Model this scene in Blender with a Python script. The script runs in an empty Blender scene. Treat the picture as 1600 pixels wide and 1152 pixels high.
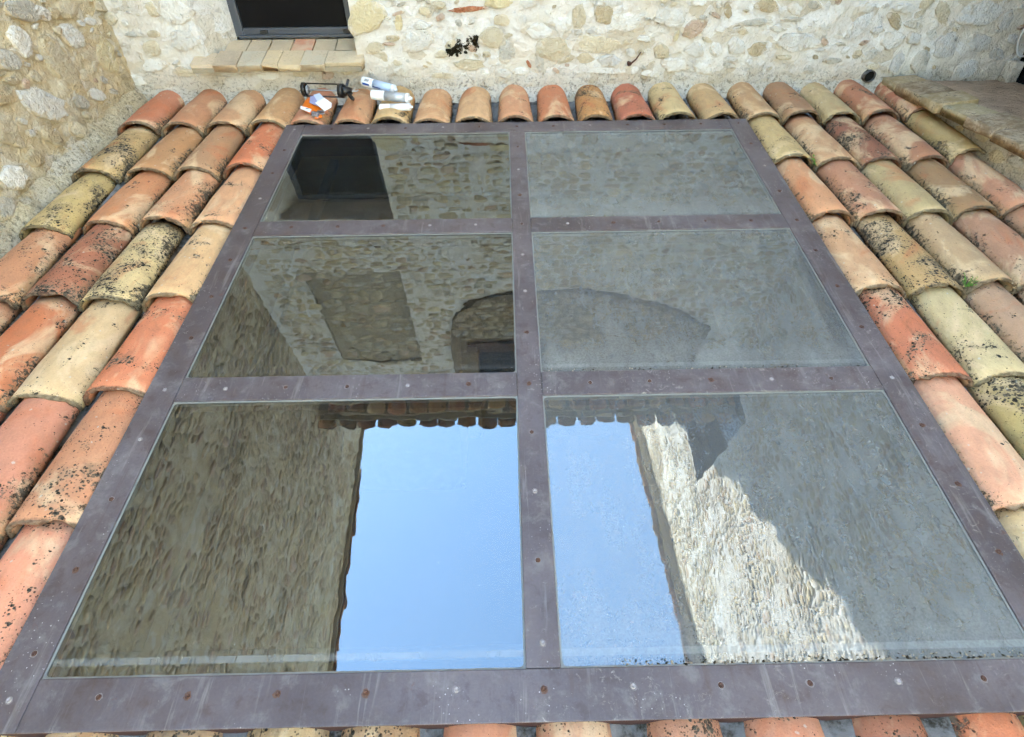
import bpy, bmesh, math, random
from mathutils import Vector, Matrix, noise

# ------------------------------------------------------------------ camera, sky, sun, exposure
scn = bpy.context.scene
COL = scn.collection
rad = math.radians
ALPHA = rad(9.0)                      # pitch of the tiled roof
cam_d = bpy.data.cameras.new('camera')
cam = bpy.data.objects.new('camera', cam_d); COL.objects.link(cam)
cam_d.sensor_width = 36.0
cam_d.lens = 880.89 / 1600.0 * 36.0
cam_d.clip_start = 0.02; cam_d.clip_end = 2000.0
cam.matrix_world = Matrix(((0.999826, 0.017269, -0.006984, 1.13261),
                           (-0.016421, 0.640105, -0.768112, -3.08521),
                           (-0.008794, 0.768093, 0.640278, 0.89481),
                           (0, 0, 0, 1)))
scn.camera = cam

TO_SUN = Vector((-0.90, 1.0, 0.95)).normalized()
world = bpy.data.worlds.new('World'); scn.world = world; world.use_nodes = True
wn = world.node_tree.nodes; wl = world.node_tree.links
sky = wn.new('ShaderNodeTexSky'); sky.sky_type = 'NISHITA'; sky.sun_disc = False
sky.sun_elevation = math.asin(TO_SUN.z)
sky.sun_rotation = math.atan2(TO_SUN.x, TO_SUN.y)
sky.altitude = 400; sky.air_density = 2.0; sky.dust_density = 0.3; sky.ozone_density = 3.0
wn['Background'].inputs['Strength'].default_value = 0.15
wl.new(sky.outputs[0], wn['Background'].inputs['Color'])
sun_d = bpy.data.lights.new('sun', 'SUN'); sun_d.energy = 3.6; sun_d.angle = rad(0.53); sun_d.color = (1.0, 0.93, 0.82)
sun = bpy.data.objects.new('sun', sun_d); COL.objects.link(sun)
sun.rotation_euler = (-TO_SUN).to_track_quat('-Z', 'Y').to_euler(); sun.location = (-6, 8, 12)
vs = scn.view_settings
vs.view_transform = 'Standard'; vs.look = 'None'; vs.gamma = 1.0; vs.use_curve_mapping = False
vs.exposure = 3.1
scn.render.engine = 'CYCLES'
scn.cycles.use_denoising = True
scn.cycles.max_bounces = 6; scn.cycles.diffuse_bounces = 3; scn.cycles.glossy_bounces = 3
scn.cycles.use_adaptive_sampling = True; scn.cycles.adaptive_threshold = 0.04; scn.cycles.adaptive_min_samples = 12
scn.cycles.transparent_max_bounces = 24; scn.cycles.transmission_bounces = 6
scn.cycles.caustics_reflective = False; scn.cycles.caustics_refractive = False
scn.cycles.sample_clamp_indirect = 8.0

# ------------------------------------------------------------------ helpers
random.seed(7)
RM = Matrix.Rotation(ALPHA, 4, 'X')            # roof frame: u right, d up-slope, h out of the roof
def rp(u, d, h=0.0): return RM @ Vector((u, d, h))
def clay(t): return lin(min(255, t[0] * 1.02), t[1] * 0.97, t[2] * 0.96, 0.86)[:3] + (t[3],)
def lin(r, g, b, k=1.0):
    f = lambda c: ((c / 255.0) / 12.92 if c / 255.0 <= 0.04045 else ((c / 255.0 + 0.055) / 1.055) ** 2.4) * k
    return (f(r), f(g), f(b), 1.0)

def mesh_of(name, verts, faces, mats=None, smooth=False, mat_ids=None):
    me = bpy.data.meshes.new(name); me.from_pydata([tuple(v) for v in verts], [], faces)
    for m in (mats or []): me.materials.append(m)
    if mat_ids:
        for p, i in zip(me.polygons, mat_ids): p.material_index = i
    if smooth:
        for p in me.polygons: p.use_smooth = True
    me.update()
    return me
def put(name, me, parent=None, matrix=None, color=None):
    o = bpy.data.objects.new(name, me); COL.objects.link(o)
    if matrix is not None: o.matrix_basis = matrix
    if parent is not None:
        o.parent = parent
        o.matrix_parent_inverse = WORLD[parent.name].inverted()
    WORLD[o.name] = o.matrix_basis.copy()
    if color is not None: o.color = color
    return o
WORLD = {}
def empty(name, loc, label, cat, group=None):
    o = bpy.data.objects.new(name, None); COL.objects.link(o); o.location = loc
    o.empty_display_size = 0.1
    o.matrix_basis = Matrix.Translation(loc); WORLD[o.name] = o.matrix_basis.copy()
    tag(o, label, cat, group); return o
def tag(o, label=None, cat=None, group=None, kind=None):
    if label: o['label'] = label
    if cat: o['category'] = cat
    if group: o['group'] = group
    if kind: o['kind'] = kind
    return o

class MB:
    def __init__(s): s.v = []; s.f = []; s.m = []
    def add(s, verts, faces, mid=0):
        b = len(s.v); s.v += [Vector(v) for v in verts]; s.f += [tuple(i + b for i in f) for f in faces]; s.m += [mid] * len(faces)
    def box(s, x0, x1, y0, y1, z0, z1, bev=0.0, M=None, mid=0):
        if bev <= 0:
            vs_ = [(x, y, z) for x in (x0, x1) for y in (y0, y1) for z in (z0, z1)]
            fs = [(0, 1, 3, 2), (4, 6, 7, 5), (0, 4, 5, 1), (2, 3, 7, 6), (0, 2, 6, 4), (1, 5, 7, 3)]
        else:
            bm = bmesh.new(); bmesh.ops.create_cube(bm, size=1.0)
            for v in bm.verts: v.co = Vector(((x0 + x1) / 2 + v.co.x * (x1 - x0), (y0 + y1) / 2 + v.co.y * (y1 - y0), (z0 + z1) / 2 + v.co.z * (z1 - z0)))
            bmesh.ops.bevel(bm, geom=bm.edges[:], offset=bev, segments=2, affect='EDGES', profile=0.5)
            bm.verts.index_update(); vs_ = [v.co.copy() for v in bm.verts]; fs = [tuple(v.index for v in f.verts) for f in bm.faces]; bm.free()
        if M is not None: vs_ = [M @ Vector(v) for v in vs_]
        s.add(vs_, fs, mid)
    def tube(s, pts, r, n=8, cap=True, mid=0):
        pts = [Vector(p) for p in pts]; rings = []
        rr = r if isinstance(r, (list, tuple)) else [r] * len(pts)
        up = Vector((0, 0, 1)); a = None
        for i, p in enumerate(pts):
            t = (pts[min(i + 1, len(pts) - 1)] - pts[max(i - 1, 0)]).normalized()
            if a is None:
                a = t.cross(up) if abs(t.dot(up)) < 0.95 else t.cross(Vector((1, 0, 0)))
            a = (a - t * a.dot(t)).normalized(); b = t.cross(a)
            rings.append([p + (a * math.cos(k * 2 * math.pi / n) + b * math.sin(k * 2 * math.pi / n)) * rr[i] for k in range(n)])
        vs_ = [v for g in rings for v in g]; fs = []
        for i in range(len(rings) - 1):
            for k in range(n): fs.append((i * n + k, i * n + (k + 1) % n, (i + 1) * n + (k + 1) % n, (i + 1) * n + k))
        if cap: fs.append(tuple(range(n - 1, -1, -1))); fs.append(tuple((len(rings) - 1) * n + k for k in range(n)))
        s.add(vs_, fs, mid)
    def mesh(s, name, mats, smooth=False): return mesh_of(name, s.v, s.f, mats, smooth, s.m)

# ------------------------------------------------------------------ materials
class NT:
    def __init__(s, name):
        s.mat = bpy.data.materials.new(name); s.mat.use_nodes = True
        s.t = s.mat.node_tree; s.n = s.t.nodes; s.l = s.t.links
        s.bsdf = s.n['Principled BSDF']; s.out = s.n['Material Output']
    def new(s, kind, **kw):
        nd = s.n.new(kind)
        for k, v in kw.items(): setattr(nd, k, v)
        return nd
    def link(s, a, b): s.l.new(a, b)
    def val(s, sock, v):
        if hasattr(v, 'is_output') or isinstance(v, bpy.types.NodeSocket): s.l.new(v, sock)
        else: sock.default_value = v
    def coord(s, which='Object'): return s.new('ShaderNodeTexCoord').outputs[which]
    def math(s, op, a, b=0.5, c=0.5, clamp=False):
        nd = s.new('ShaderNodeMath', operation=op, use_clamp=clamp)
        s.val(nd.inputs[0], a); s.val(nd.inputs[1], b); s.val(nd.inputs[2], c); return nd.outputs[0]
    def vmath(s, op, a, b=(0, 0, 0), scale=None):
        nd = s.new('ShaderNodeVectorMath', operation=op); s.val(nd.inputs[0], a); s.val(nd.inputs[1], b)
        if scale is not None: s.val(nd.inputs[3], scale)
        return nd.outputs[0] if op not in ('LENGTH', 'DOT_PRODUCT') else nd.outputs['Value']
    def noise(s, vec, scale, detail=4, rough=0.55, dist=0.0):
        nd = s.new('ShaderNodeTexNoise'); s.link(vec, nd.inputs['Vector'])
        nd.inputs['Scale'].default_value = scale; nd.inputs['Detail'].default_value = detail
        nd.inputs['Roughness'].default_value = rough; nd.inputs['Distortion'].default_value = dist
        return nd.outputs['Fac']
    def voro(s, vec, scale, feature='F1', out='Distance', rnd=1.0):
        nd = s.new('ShaderNodeTexVoronoi', feature=feature); s.link(vec, nd.inputs['Vector'])
        nd.inputs['Scale'].default_value = scale; nd.inputs['Randomness'].default_value = rnd
        return nd.outputs[out]
    def ramp(s, fac, lo, hi, a=0.0, b=1.0):
        nd = s.new('ShaderNodeMapRange', interpolation_type='SMOOTHSTEP'); s.val(nd.inputs[0], fac)
        s.val(nd.inputs[1], lo); s.val(nd.inputs[2], hi); s.val(nd.inputs[3], a); s.val(nd.inputs[4], b); return nd.outputs[0]
    def mix(s, fac, a, b, blend='MIX'):
        nd = s.new('ShaderNodeMix', data_type='RGBA', blend_type=blend)
        s.val(nd.inputs[0], fac); s.val(nd.inputs[6], a); s.val(nd.inputs[7], b); return nd.outputs[2]
    def bump(s, height, strength=0.5, dist=0.01, prev=None):
        nd = s.new('ShaderNodeBump'); s.link(height, nd.inputs['Height'])
        nd.inputs['Strength'].default_value = strength; nd.inputs['Distance'].default_value = dist
        if prev is not None: s.link(prev, nd.inputs['Normal'])
        return nd.outputs[0]
    def xyz(s, vec):
        nd = s.new('ShaderNodeSeparateXYZ'); s.link(vec, nd.inputs[0]); return nd.outputs
    def scale(s, vec, sc):
        nd = s.new('ShaderNodeMapping'); s.link(vec, nd.inputs[0]); nd.inputs['Scale'].default_value = sc; return nd.outputs[0]
    def finish(s, color, rough=0.8, normal=None, spec=0.3, metal=0.0):
        s.val(s.bsdf.inputs['Base Color'], color); s.val(s.bsdf.inputs['Roughness'], rough)
        s.bsdf.inputs['Specular IOR Level'].default_value = spec; s.bsdf.inputs['Metallic'].default_value = metal
        if normal is not None: s.link(normal, s.bsdf.inputs['Normal'])
        return s.mat

def objrand(t, vec):
    oi = t.new('ShaderNodeObjectInfo')
    r = t.math('MULTIPLY', oi.outputs['Random'], 37.0)
    cb = t.new('ShaderNodeCombineXYZ'); t.link(r, cb.inputs[0]); t.link(r, cb.inputs[1]); t.link(r, cb.inputs[2])
    return t.vmath('ADD', vec, cb.outputs[0]), oi

def mat_tile():
    t = NT('terracotta'); co = t.coord(); vec, oi = objrand(t, co)
    base = oi.outputs['Color']; lich = oi.outputs['Alpha']
    big = t.noise(t.scale(vec, (1.25, 0.8, 1.25)), 4.2, 4, 0.62, 0.8); mid = t.noise(t.scale(vec, (1.6, 0.7, 1.6)), 22.0, 5, 0.65); fine = t.noise(vec, 190.0, 3, 0.6)
    c = t.mix(0.07, base, lin(228, 206, 172, 0.95)); c = t.mix(t.ramp(big, 0.51, 0.64, 0, 0.62), c, lin(236, 208, 168, 0.92))
    c = t.mix(t.ramp(big, 0.45, 0.30, 0, 0.5), c, lin(206, 118, 76, 0.9))
    c = t.mix(t.ramp(mid, 0.35, 0.75, 0.0, 0.42), c, t.mix(0.6, c, lin(120, 92, 70)), 'MIX')
    c = t.mix(0.22, c, t.mix(fine, lin(70, 55, 45), lin(255, 240, 215)), 'OVERLAY')
    p = t.xyz(co)
    # lichen: small dark crusts scattered in patches
    wob = t.noise(vec, 70.0, 3, 0.6)
    patch = t.noise(vec, 9.0, 4, 0.6, 0.4)
    v1 = t.math('ADD', t.voro(vec, 62.0), t.math('MULTIPLY', t.math('SUBTRACT', wob, 0.5), 0.75))
    v2 = t.math('ADD', t.voro(vec, 135.0), t.math('MULTIPLY', t.math('SUBTRACT', wob, 0.5), 0.8))
    thr = t.math('MULTIPLY', t.ramp(patch, t.math('SUBTRACT', 0.64, t.math('MULTIPLY', lich, 0.36)), 0.76), 0.50)
    s1 = t.ramp(t.math('SUBTRACT', v1, thr), 0.07, -0.05)
    s2 = t.ramp(t.math('SUBTRACT', v2, t.math('ADD', t.math('MULTIPLY', thr, 1.0), t.math('MULTIPLY', lich, 0.07))), 0.08, -0.05)
    # crust that creeps up from the side edges; the lower rim is darkened too
    ax = t.math('ABSOLUTE', p[0])
    crn = t.noise(vec, 62.0, 4, 0.8, 0.3); crb = t.noise(vec, 6.0, 2, 0.5)
    side = t.ramp(t.math('ADD', t.math('ADD', ax, t.math('MULTIPLY', t.math('SUBTRACT', crn, 0.5), 0.17)), t.math('MULTIPLY', t.math('SUBTRACT', crb, 0.54), t.math('MULTIPLY_ADD', lich, 0.20, 0.05))), 0.090, 0.108)
    rim = t.ramp(t.math('SUBTRACT', p[1], t.math('MULTIPLY', crn, 0.022)), 0.004, -0.006)
    rim = t.math('MULTIPLY', rim, 0.8)
    dark = t.math('MAXIMUM', t.math('MAXIMUM', s1, t.math('MULTIPLY', s2, 0.85)), t.math('MAXIMUM', t.math('MULTIPLY', side, 0.92), rim))
    halo = t.ramp(t.math('ADD', ax, t.math('MULTIPLY', t.math('SUBTRACT', crn, 0.5), 0.05)), 0.080, 0.10, 0.0, 0.4)
    c = t.mix(halo, c, lin(170, 146, 92, 0.8))
    soot = t.math('MULTIPLY', t.ramp(t.noise(t.scale(vec, (1.0, 0.55, 1.0)), 11.0, 5, 0.7, 0.5), t.math('SUBTRACT', 0.72, t.math('MULTIPLY', lich, 0.22)), 0.80), 0.75)
    c = t.mix(soot, c, lin(92, 72, 54))
    crust = t.math('MULTIPLY', t.ramp(patch, t.math('SUBTRACT', 0.70, t.math('MULTIPLY', lich, 0.30)), 0.72), t.ramp(crn, 0.30, 0.62, 0.25, 0.75))
    c = t.mix(crust, c, lin(128, 114, 92))
    dk = t.mix(t.ramp(wob, 0.35, 0.65), lin(36, 32, 26), lin(104, 94, 78))
    c = t.mix(dark, c, dk)
    # pale lichen and lime dabs
    pv = t.math('ADD', t.voro(t.vmath('ADD', vec, (5.2, 1.7, 3.3)), 24.0), t.math('MULTIPLY', t.math('SUBTRACT', crn, 0.5), 0.5))
    c = t.mix(t.math('MULTIPLY', t.ramp(pv, 0.10, 0.03), 0.6), c, lin(214, 208, 190, 0.85))
    h = t.math('ADD', t.math('MULTIPLY', fine, 0.5), t.math('ADD', t.math('MULTIPLY', mid, 0.8), t.math('MULTIPLY', dark, 0.5)))
    nb = t.bump(h, 0.6, 0.005); nb = t.bump(big, 0.25, 0.02, nb)
    return t.finish(c, t.ramp(mid, 0.2, 0.8, 0.92, 0.72), nb, 0.25)

def mat_wall(name, base, pale, warm):
    t = NT(name); co = t.new('ShaderNodeNewGeometry').outputs['Position']
    big = t.noise(co, 1.7, 3, 0.6, 0.3); mid = t.noise(co, 9.0, 6, 0.68, 0.3); fine = t.noise(co, 85.0, 4, 0.72)
    c = t.mix(t.ramp(mid, 0.38, 0.64), base, pale); c = t.mix(t.ramp(big, 0.42, 0.66, 0, 0.7), c, warm)
    c = t.mix(0.34, c, t.mix(fine, (0.06, 0.06, 0.06, 1), (0.96, 0.96, 0.96, 1)), 'OVERLAY')
    # flush bedded stones showing through the smeared mortar
    dv = t.vmath('ADD', co, t.vmath('SCALE', t.vmath('SUBTRACT', noise_col(t, co, 7.0), (0.5, 0.5, 0.5)), scale=0.10))
    vc = t.voro(t.scale(dv, (9.0, 9.0, 13.0)), 1.0, 'F1', 'Color')
    show = t.ramp(t.math('ADD', t.xyz(vc)[0], t.math('MULTIPLY', t.math('SUBTRACT', mid, 0.5), 1.2)), 0.62, 0.70)
    c = t.mix(t.math('MULTIPLY', show, 0.62), c, t.mix(t.xyz(vc)[1], lin(238, 232, 220, 0.95), lin(204, 186, 154, 0.92)))
    hh = t.vmath('DOT_PRODUCT', co, (0.0, -math.sin(ALPHA), math.cos(ALPHA)))          # height over the tiles: damp grime at the foot of the wall
    foot = t.ramp(t.math('SUBTRACT', hh, t.math('MULTIPLY', t.math('SUBTRACT', mid, 0.5), 0.22)), 0.12, -0.03)
    c = t.mix(t.math('MULTIPLY', foot, 0.40), c, lin(150, 138, 112))
    c = t.mix(t.math('MULTIPLY', t.math('MULTIPLY', foot, t.ramp(t.noise(co, 60.0, 4, 0.8, 0.5), 0.50, 0.62)), 0.6), c, lin(70, 64, 48))
    pit = t.math('MULTIPLY', t.ramp(t.voro(co, 42.0), 0.13, 0.06), t.ramp(mid, 0.50, 0.60))
    c = t.mix(t.math('MULTIPLY', pit, 0.6), c, lin(110, 96, 74))
    nb = t.bump(t.math('ADD', t.math('MULTIPLY_ADD', show, 0.12, mid), t.math('MULTIPLY', fine, 0.32)), 1.0, 0.034)
    return t.finish(c, 0.93, nb, 0.12)
def noise_col(t, vec, sc):
    nd = t.new('ShaderNodeTexNoise'); t.link(vec, nd.inputs['Vector']); nd.inputs['Scale'].default_value = sc; nd.inputs['Detail'].default_value = 4
    return nd.outputs['Color']

def mat_stone(name, attr=False, smear=lin(214, 204, 188, 0.96)):
    t = NT(name)
    gp = t.new('ShaderNodeNewGeometry').outputs['Position']
    if attr:
        a = t.new('ShaderNodeAttribute'); a.attribute_name = 'Col'
        n1 = t.noise(gp, 30.0, 3, 0.65); n2 = t.noise(gp, 1.3, 3, 0.6, 0.5)
        c = t.mix(t.ramp(n1, 0.38, 0.62, 0, 0.7), a.outputs['Color'], lin(202, 184, 152, 0.93)); c = t.mix(t.ramp(n2, 0.45, 0.65, 0, 0.3), c, lin(168, 136, 104, 0.85))
        return t.finish(c, 0.9, t.bump(n1, 0.8, 0.02), 0.1)
    vec, oi = objrand(t, gp); base = oi.outputs['Color']
    mid = t.noise(vec, 19.0, 5, 0.7, 0.5); fine = t.noise(vec, 95.0, 3, 0.65)
    c = t.mix(t.ramp(mid, 0.48, 0.70, 0, 0.5), base, lin(206, 188, 156, 0.92))
    c = t.mix(t.ramp(mid, 0.44, 0.30, 0, 0.5), c, lin(244, 242, 236, 0.95))
    c = t.mix(t.ramp(mid, 0.63, 0.72, 0, 0.5), c, lin(150, 136, 112))
    c = t.mix(0.25, c, t.mix(fine, (0.06, 0.06, 0.06, 1), (0.96, 0.96, 0.96, 1)), 'OVERLAY')
    lo = t.xyz(t.coord()); rr = t.math('SQRT', t.math('ADD', t.math('MULTIPLY', lo[0], lo[0]), t.math('MULTIPLY', lo[2], lo[2])))
    sm = t.ramp(t.math('ADD', rr, t.math('MULTIPLY', t.math('SUBTRACT', t.noise(vec, 28.0, 4, 0.75, 0.6), 0.5), 1.5)), 0.72, 0.98)
    c = t.mix(t.math('MULTIPLY', sm, 0.85), c, t.mix(fine, smear, tuple(x * 1.25 for x in smear[:3]) + (1,)))
    nb = t.bump(t.math('ADD', mid, t.math('MULTIPLY', fine, 0.35)), 1.0, 0.03)
    return t.finish(c, 0.88, nb, 0.2)

def mat_brick():
    t = NT('sill_brick'); gp = t.new('ShaderNodeNewGeometry').outputs['Position']; vec, oi = objrand(t, gp)
    n1 = t.noise(vec, 14.0, 4, 0.7, 0.4); n2 = t.noise(vec, 70.0, 4, 0.75)
    c = t.mix(t.ramp(n1, 0.35, 0.65, 0, 0.6), oi.outputs['Color'], lin(216, 192, 160, 0.9))
    dk = t.math('MULTIPLY', t.ramp(n2, 0.52, 0.62), t.math('MULTIPLY', oi.outputs['Alpha'], t.ramp(n1, 0.40, 0.62)))
    c = t.mix(t.math('MULTIPLY', dk, 0.85), c, lin(58, 52, 40))
    return t.finish(c, 0.9, t.bump(t.math('ADD', n1, t.math('MULTIPLY', n2, 0.5)), 0.7, 0.01), 0.2)

def mat_frame():
    t = NT('weathered_brown_grey_steel'); co = t.coord()
    gp = t.new('ShaderNodeNewGeometry').outputs['Position']
    big = t.noise(gp, 2.3, 4, 0.6, 0.4); mid = t.noise(t.scale(gp, (1, 1, 1)), 17.0, 5, 0.65, 0.3); fine = t.noise(gp, 160.0, 3, 0.6)
    c = t.mix(t.ramp(big, 0.35, 0.66), lin(78, 67, 67), lin(100, 90, 91))
    c = t.mix(t.ramp(mid, 0.50, 0.70, 0, 0.5), c, lin(126, 119, 117)); c = t.mix(t.ramp(mid, 0.47, 0.32, 0, 0.6), c, lin(70, 54, 50))
    c = t.mix(0.25, c, t.mix(fine, (0.1, 0.1, 0.1, 1), (0.9, 0.9, 0.9, 1)), 'OVERLAY')
    # lime residue: flaky patches, stronger on the right-hand half, and scattered white flecks
    x = t.xyz(gp)[0]
    fl = t.noise(gp, 48.0, 6, 0.78, 0.8); pm = t.noise(gp, 3.6, 3, 0.6)
    right = t.ramp(x, 0.9, 1.4, 0.02, 0.12)
    lime = t.math('MULTIPLY', t.ramp(fl, t.math('SUBTRACT', 0.66, right), 0.74), t.ramp(pm, 0.40, 0.58))
    c = t.mix(t.math('MULTIPLY', lime, 0.7), c, lin(176, 166, 156))
    run = t.noise(t.scale(gp, (30.0, 2.2, 2.2)), 1.0, 4, 0.7, 0.3); c = t.mix(t.ramp(run, 0.56, 0.72, 0, 0.40), c, lin(150, 142, 138)); c = t.mix(t.ramp(run, 0.42, 0.30, 0, 0.35), c, lin(78, 58, 48))
    rs_ = t.noise(gp, 12.0, 5, 0.75, 0.6); c = t.mix(t.ramp(rs_, 0.64, 0.74, 0, 0.6), c, lin(96, 62, 46))
    sp = t.math('MULTIPLY', t.ramp(t.voro(gp, 95.0), 0.16, 0.08), t.ramp(t.noise(gp, 7.0, 3, 0.6), 0.50, 0.66))
    c = t.mix(t.math('MULTIPLY', sp, 0.8), c, lin(206, 202, 198))
    nb = t.bump(t.math('ADD', mid, t.math('ADD', t.math('MULTIPLY', fine, 0.25), t.math('MULTIPLY', lime, 0.5))), 0.22, 0.006)
    return t.finish(c, t.ramp(mid, 0.3, 0.7, 0.42, 0.62), nb, 0.5)

def mat_glass():
    """one sheet of coated glass: mirror reflection by angle over a clear tinted body, and a film of dust"""
    t = NT('dusty_coated_glass'); co = t.coord(); oi = t.new('ShaderNodeObjectInfo'); dust = t.xyz(oi.outputs['Color'])[0]; line = t.xyz(oi.outputs['Color'])[1]
    gp = t.new('ShaderNodeNewGeometry').outputs['Position']
    t.n.remove(t.bsdf)
    wav = t.bump(t.noise(t.scale(co, (1.0, 2.2, 1.0)), 5.0, 2, 0.5), 0.035, 0.01)
    ge = t.new('ShaderNodeNewGeometry'); cs = t.math('ABSOLUTE', t.vmath('DOT_PRODUCT', ge.outputs['Incoming'], ge.outputs['Normal']))
    fres = t.math('MULTIPLY_ADD', t.math('POWER', t.math('SUBTRACT', 1.0, cs), 5.0), 0.80, 0.20)     # same from above and below
    tr = t.new('ShaderNodeBsdfTransparent'); tr.inputs['Color'].default_value = (0.27, 0.26, 0.235, 1)
    gl = t.new('ShaderNodeBsdfGlossy'); gl.inputs['Roughness'].default_value = 0.006; gl.inputs['Color'].default_value = (0.87, 0.962, 1.0, 1)
    t.link(wav, gl.inputs['Normal'])
    m1 = t.new('ShaderNodeMixShader'); t.link(fres, m1.inputs[0]); t.link(tr.outputs[0], m1.inputs[1]); t.link(gl.outputs[0], m1.inputs[2])
    # dust: even film + drifts + drying rings + grit towards the lower edge
    p = t.xyz(co)
    film = t.noise(gp, 2.2, 4, 0.6, 0.6); mid = t.noise(t.scale(gp, (1.0, 0.5, 1.0)), 13.0, 5, 0.68, 0.5); grit = t.noise(gp, 170.0, 3, 0.7)
    wv = t.vmath('ADD', gp, t.vmath('SCALE', t.vmath('SUBTRACT', noise_col(t, gp, 11.0), (0.5, 0.5, 0.5)), scale=0.16))
    ring = t.math('MULTIPLY', t.ramp(t.voro(wv, 11.0, 'DISTANCE_TO_EDGE'), 0.03, 0.0), t.ramp(film, 0.5, 0.62))
    low = t.ramp(t.math('SUBTRACT', p[1], t.math('MULTIPLY', mid, 0.07)), -0.24, -0.37)
    low_band = t.math('MULTIPLY', t.ramp(t.math('ABSOLUTE', t.math('ADD', p[1], 0.350)), 0.0095, 0.006), t.ramp(mid, 0.25, 0.65, 0.45, 1.0))  # pale band across the pane near its lower edge
    d = t.math('MULTIPLY', dust, t.math('ADD', t.ramp(film, 0.2, 0.8, 0.75, 1.2), t.math('MULTIPLY', t.math('SUBTRACT', mid, 0.5), 1.0)))
    d = t.math('MULTIPLY', d, t.ramp(grit, 0.3, 0.7, 0.86, 1.14))
    d = t.math('ADD', d, t.math('MULTIPLY', t.math('MULTIPLY', low, t.ramp(grit, 0.30, 0.70, 0.5, 1.0)), t.math('MULTIPLY', dust, 0.45)))
    strk = t.noise(t.scale(gp, (26.0, 1.6, 1.6)), 1.0, 3, 0.6, 0.4); d = t.math('MULTIPLY', d, t.ramp(strk, 0.3, 0.7, 0.94, 1.06))
    d = t.math('ADD', d, t.math('MULTIPLY', low_band, line))
    d = t.math('SUBTRACT', d, t.math('MULTIPLY', ring, t.math('MULTIPLY', dust, 0.45)))
    fleck = t.math('MULTIPLY', t.ramp(t.voro(gp, 34.0), 0.055, 0.035), t.ramp(t.noise(gp, 9.0, 2), 0.55, 0.6))
    d = t.math('MAXIMUM', d, t.math('MULTIPLY', fleck, 0.7))
    d = t.math('MINIMUM', t.math('MAXIMUM', d, 0.0), 0.9)
    df = t.new('ShaderNodeBsdfDiffuse'); df.inputs['Color'].default_value = (0.41, 0.42, 0.41, 1)
    m2 = t.new('ShaderNodeMixShader'); t.link(d, m2.inputs[0]); t.link(m1.outputs[0], m2.inputs[1]); t.link(df.outputs[0], m2.inputs[2])
    t.link(m2.outputs[0], t.out.inputs['Surface'])
    return t.mat
def mat_clear(name, col):
    t = NT(name); t.n.remove(t.bsdf); tr = t.new('ShaderNodeBsdfTransparent'); tr.inputs['Color'].default_value = col
    t.link(tr.outputs[0], t.out.inputs['Surface']); return t.mat

def mat_plain(name, col, rough=0.6, spec=0.4, var=0.25, sc=30.0, bump=0.15, metal=0.0, dist=0.004):
    t = NT(name); co = t.coord(); n1 = t.noise(co, sc, 5, 0.65, 0.3); n2 = t.noise(co, sc * 7, 3, 0.6)
    dk = tuple(x * 0.45 for x in col[:3]) + (1,); lt = tuple(min(1, x * 1.35) for x in col[:3]) + (1,)
    c = t.mix(t.ramp(n1, 0.5, 0.8, 0, var), col, dk); c = t.mix(t.ramp(n1, 0.5, 0.2, 0, var), c, lt)
    nb = t.bump(t.math('ADD', n1, t.math('MULTIPLY', n2, 0.4)), bump, dist)
    return t.finish(c, rough, nb, spec, metal)

def mat_window_glass():
    t = NT('dark_window_glass'); n1 = t.noise(t.coord(), 6.0, 2)
    return t.finish(t.mix(n1, (0.004, 0.004, 0.005, 1), (0.008, 0.008, 0.009, 1)), 0.05, None, 0.12)

def mat_room(name, a, b, sc=6.0):
    t = NT(name); co = t.new('ShaderNodeNewGeometry').outputs['Position']
    n1 = t.noise(t.scale(co, (sc, sc, sc * 2.2)), 1.0, 5, 0.75, 0.6); n2 = t.noise(co, 2.0, 2, 0.5)
    vc = t.voro(t.vmath('ADD', t.scale(co, (sc * 1.6, sc * 1.6, sc * 3.4)), t.vmath('SCALE', noise_col(t, co, 9.0), scale=0.9)), 1.0, 'F1', 'Color')
    c = t.mix(t.ramp(n1, 0.35, 0.65), a, b); c = t.mix(t.math('MULTIPLY', t.xyz(vc)[0], 0.45), c, b)
    c = t.mix(t.ramp(n1, 0.60, 0.70, 0, 0.6), c, tuple(x * 0.35 for x in b[:3]) + (1,)); c = t.mix(t.ramp(n2, 0.45, 0.65, 0, 0.3), c, tuple(x * 0.6 for x in b[:3]) + (1,))
    return t.finish(c, 0.9, None, 0.1)

M_TILE = mat_tile()
M_WALL = mat_wall('lime_mortar_wall', lin(224, 217, 207, 0.97), lin(240, 237, 232, 0.98), lin(226, 214, 196, 0.97))
M_WALL_L = mat_wall('tan_mortar_wall', lin(210, 192, 158, 0.96), lin(228, 216, 190, 0.97), lin(214, 194, 154, 0.96))
M_STONE = mat_stone('limestone'); M_STONE_L = mat_stone('limestone_in_tan_mortar', smear=lin(202, 184, 150, 0.96)); M_RUBBLE = mat_stone('limestone_rubble', True)
M_BRICK = mat_brick(); M_FRAME = mat_frame(); M_GLASS = mat_glass()
M_EDGE = mat_clear('pane_edge', (0.62, 0.80, 0.74, 1)); M_CLEAR = mat_clear('pane_underside', (0.96, 0.98, 0.97, 1))
M_SEAL = mat_plain('silicone_sealant', lin(128, 128, 122), 0.5, 0.5, 0.6, 26.0, 0.5)
M_SPACER = mat_plain('aluminium_spacer', lin(176, 182, 182), 0.4, 0.5, 0.2, 60.0, 0.1, 0.15)
M_SCREW = mat_plain('rusty_screw', lin(86, 58, 46), 0.6, 0.5, 0.6, 300.0, 0.6, 0.3, 0.001)
M_SCREW_N = mat_plain('dull_zinc_screw', lin(158, 150, 148), 0.45, 0.5, 0.5, 300.0, 0.5, 0.5, 0.001)
M_CURB = mat_plain('rust_brown_curb', lin(74, 50, 44), 0.75, 0.2, 0.6, 14.0, 0.4)
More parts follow.
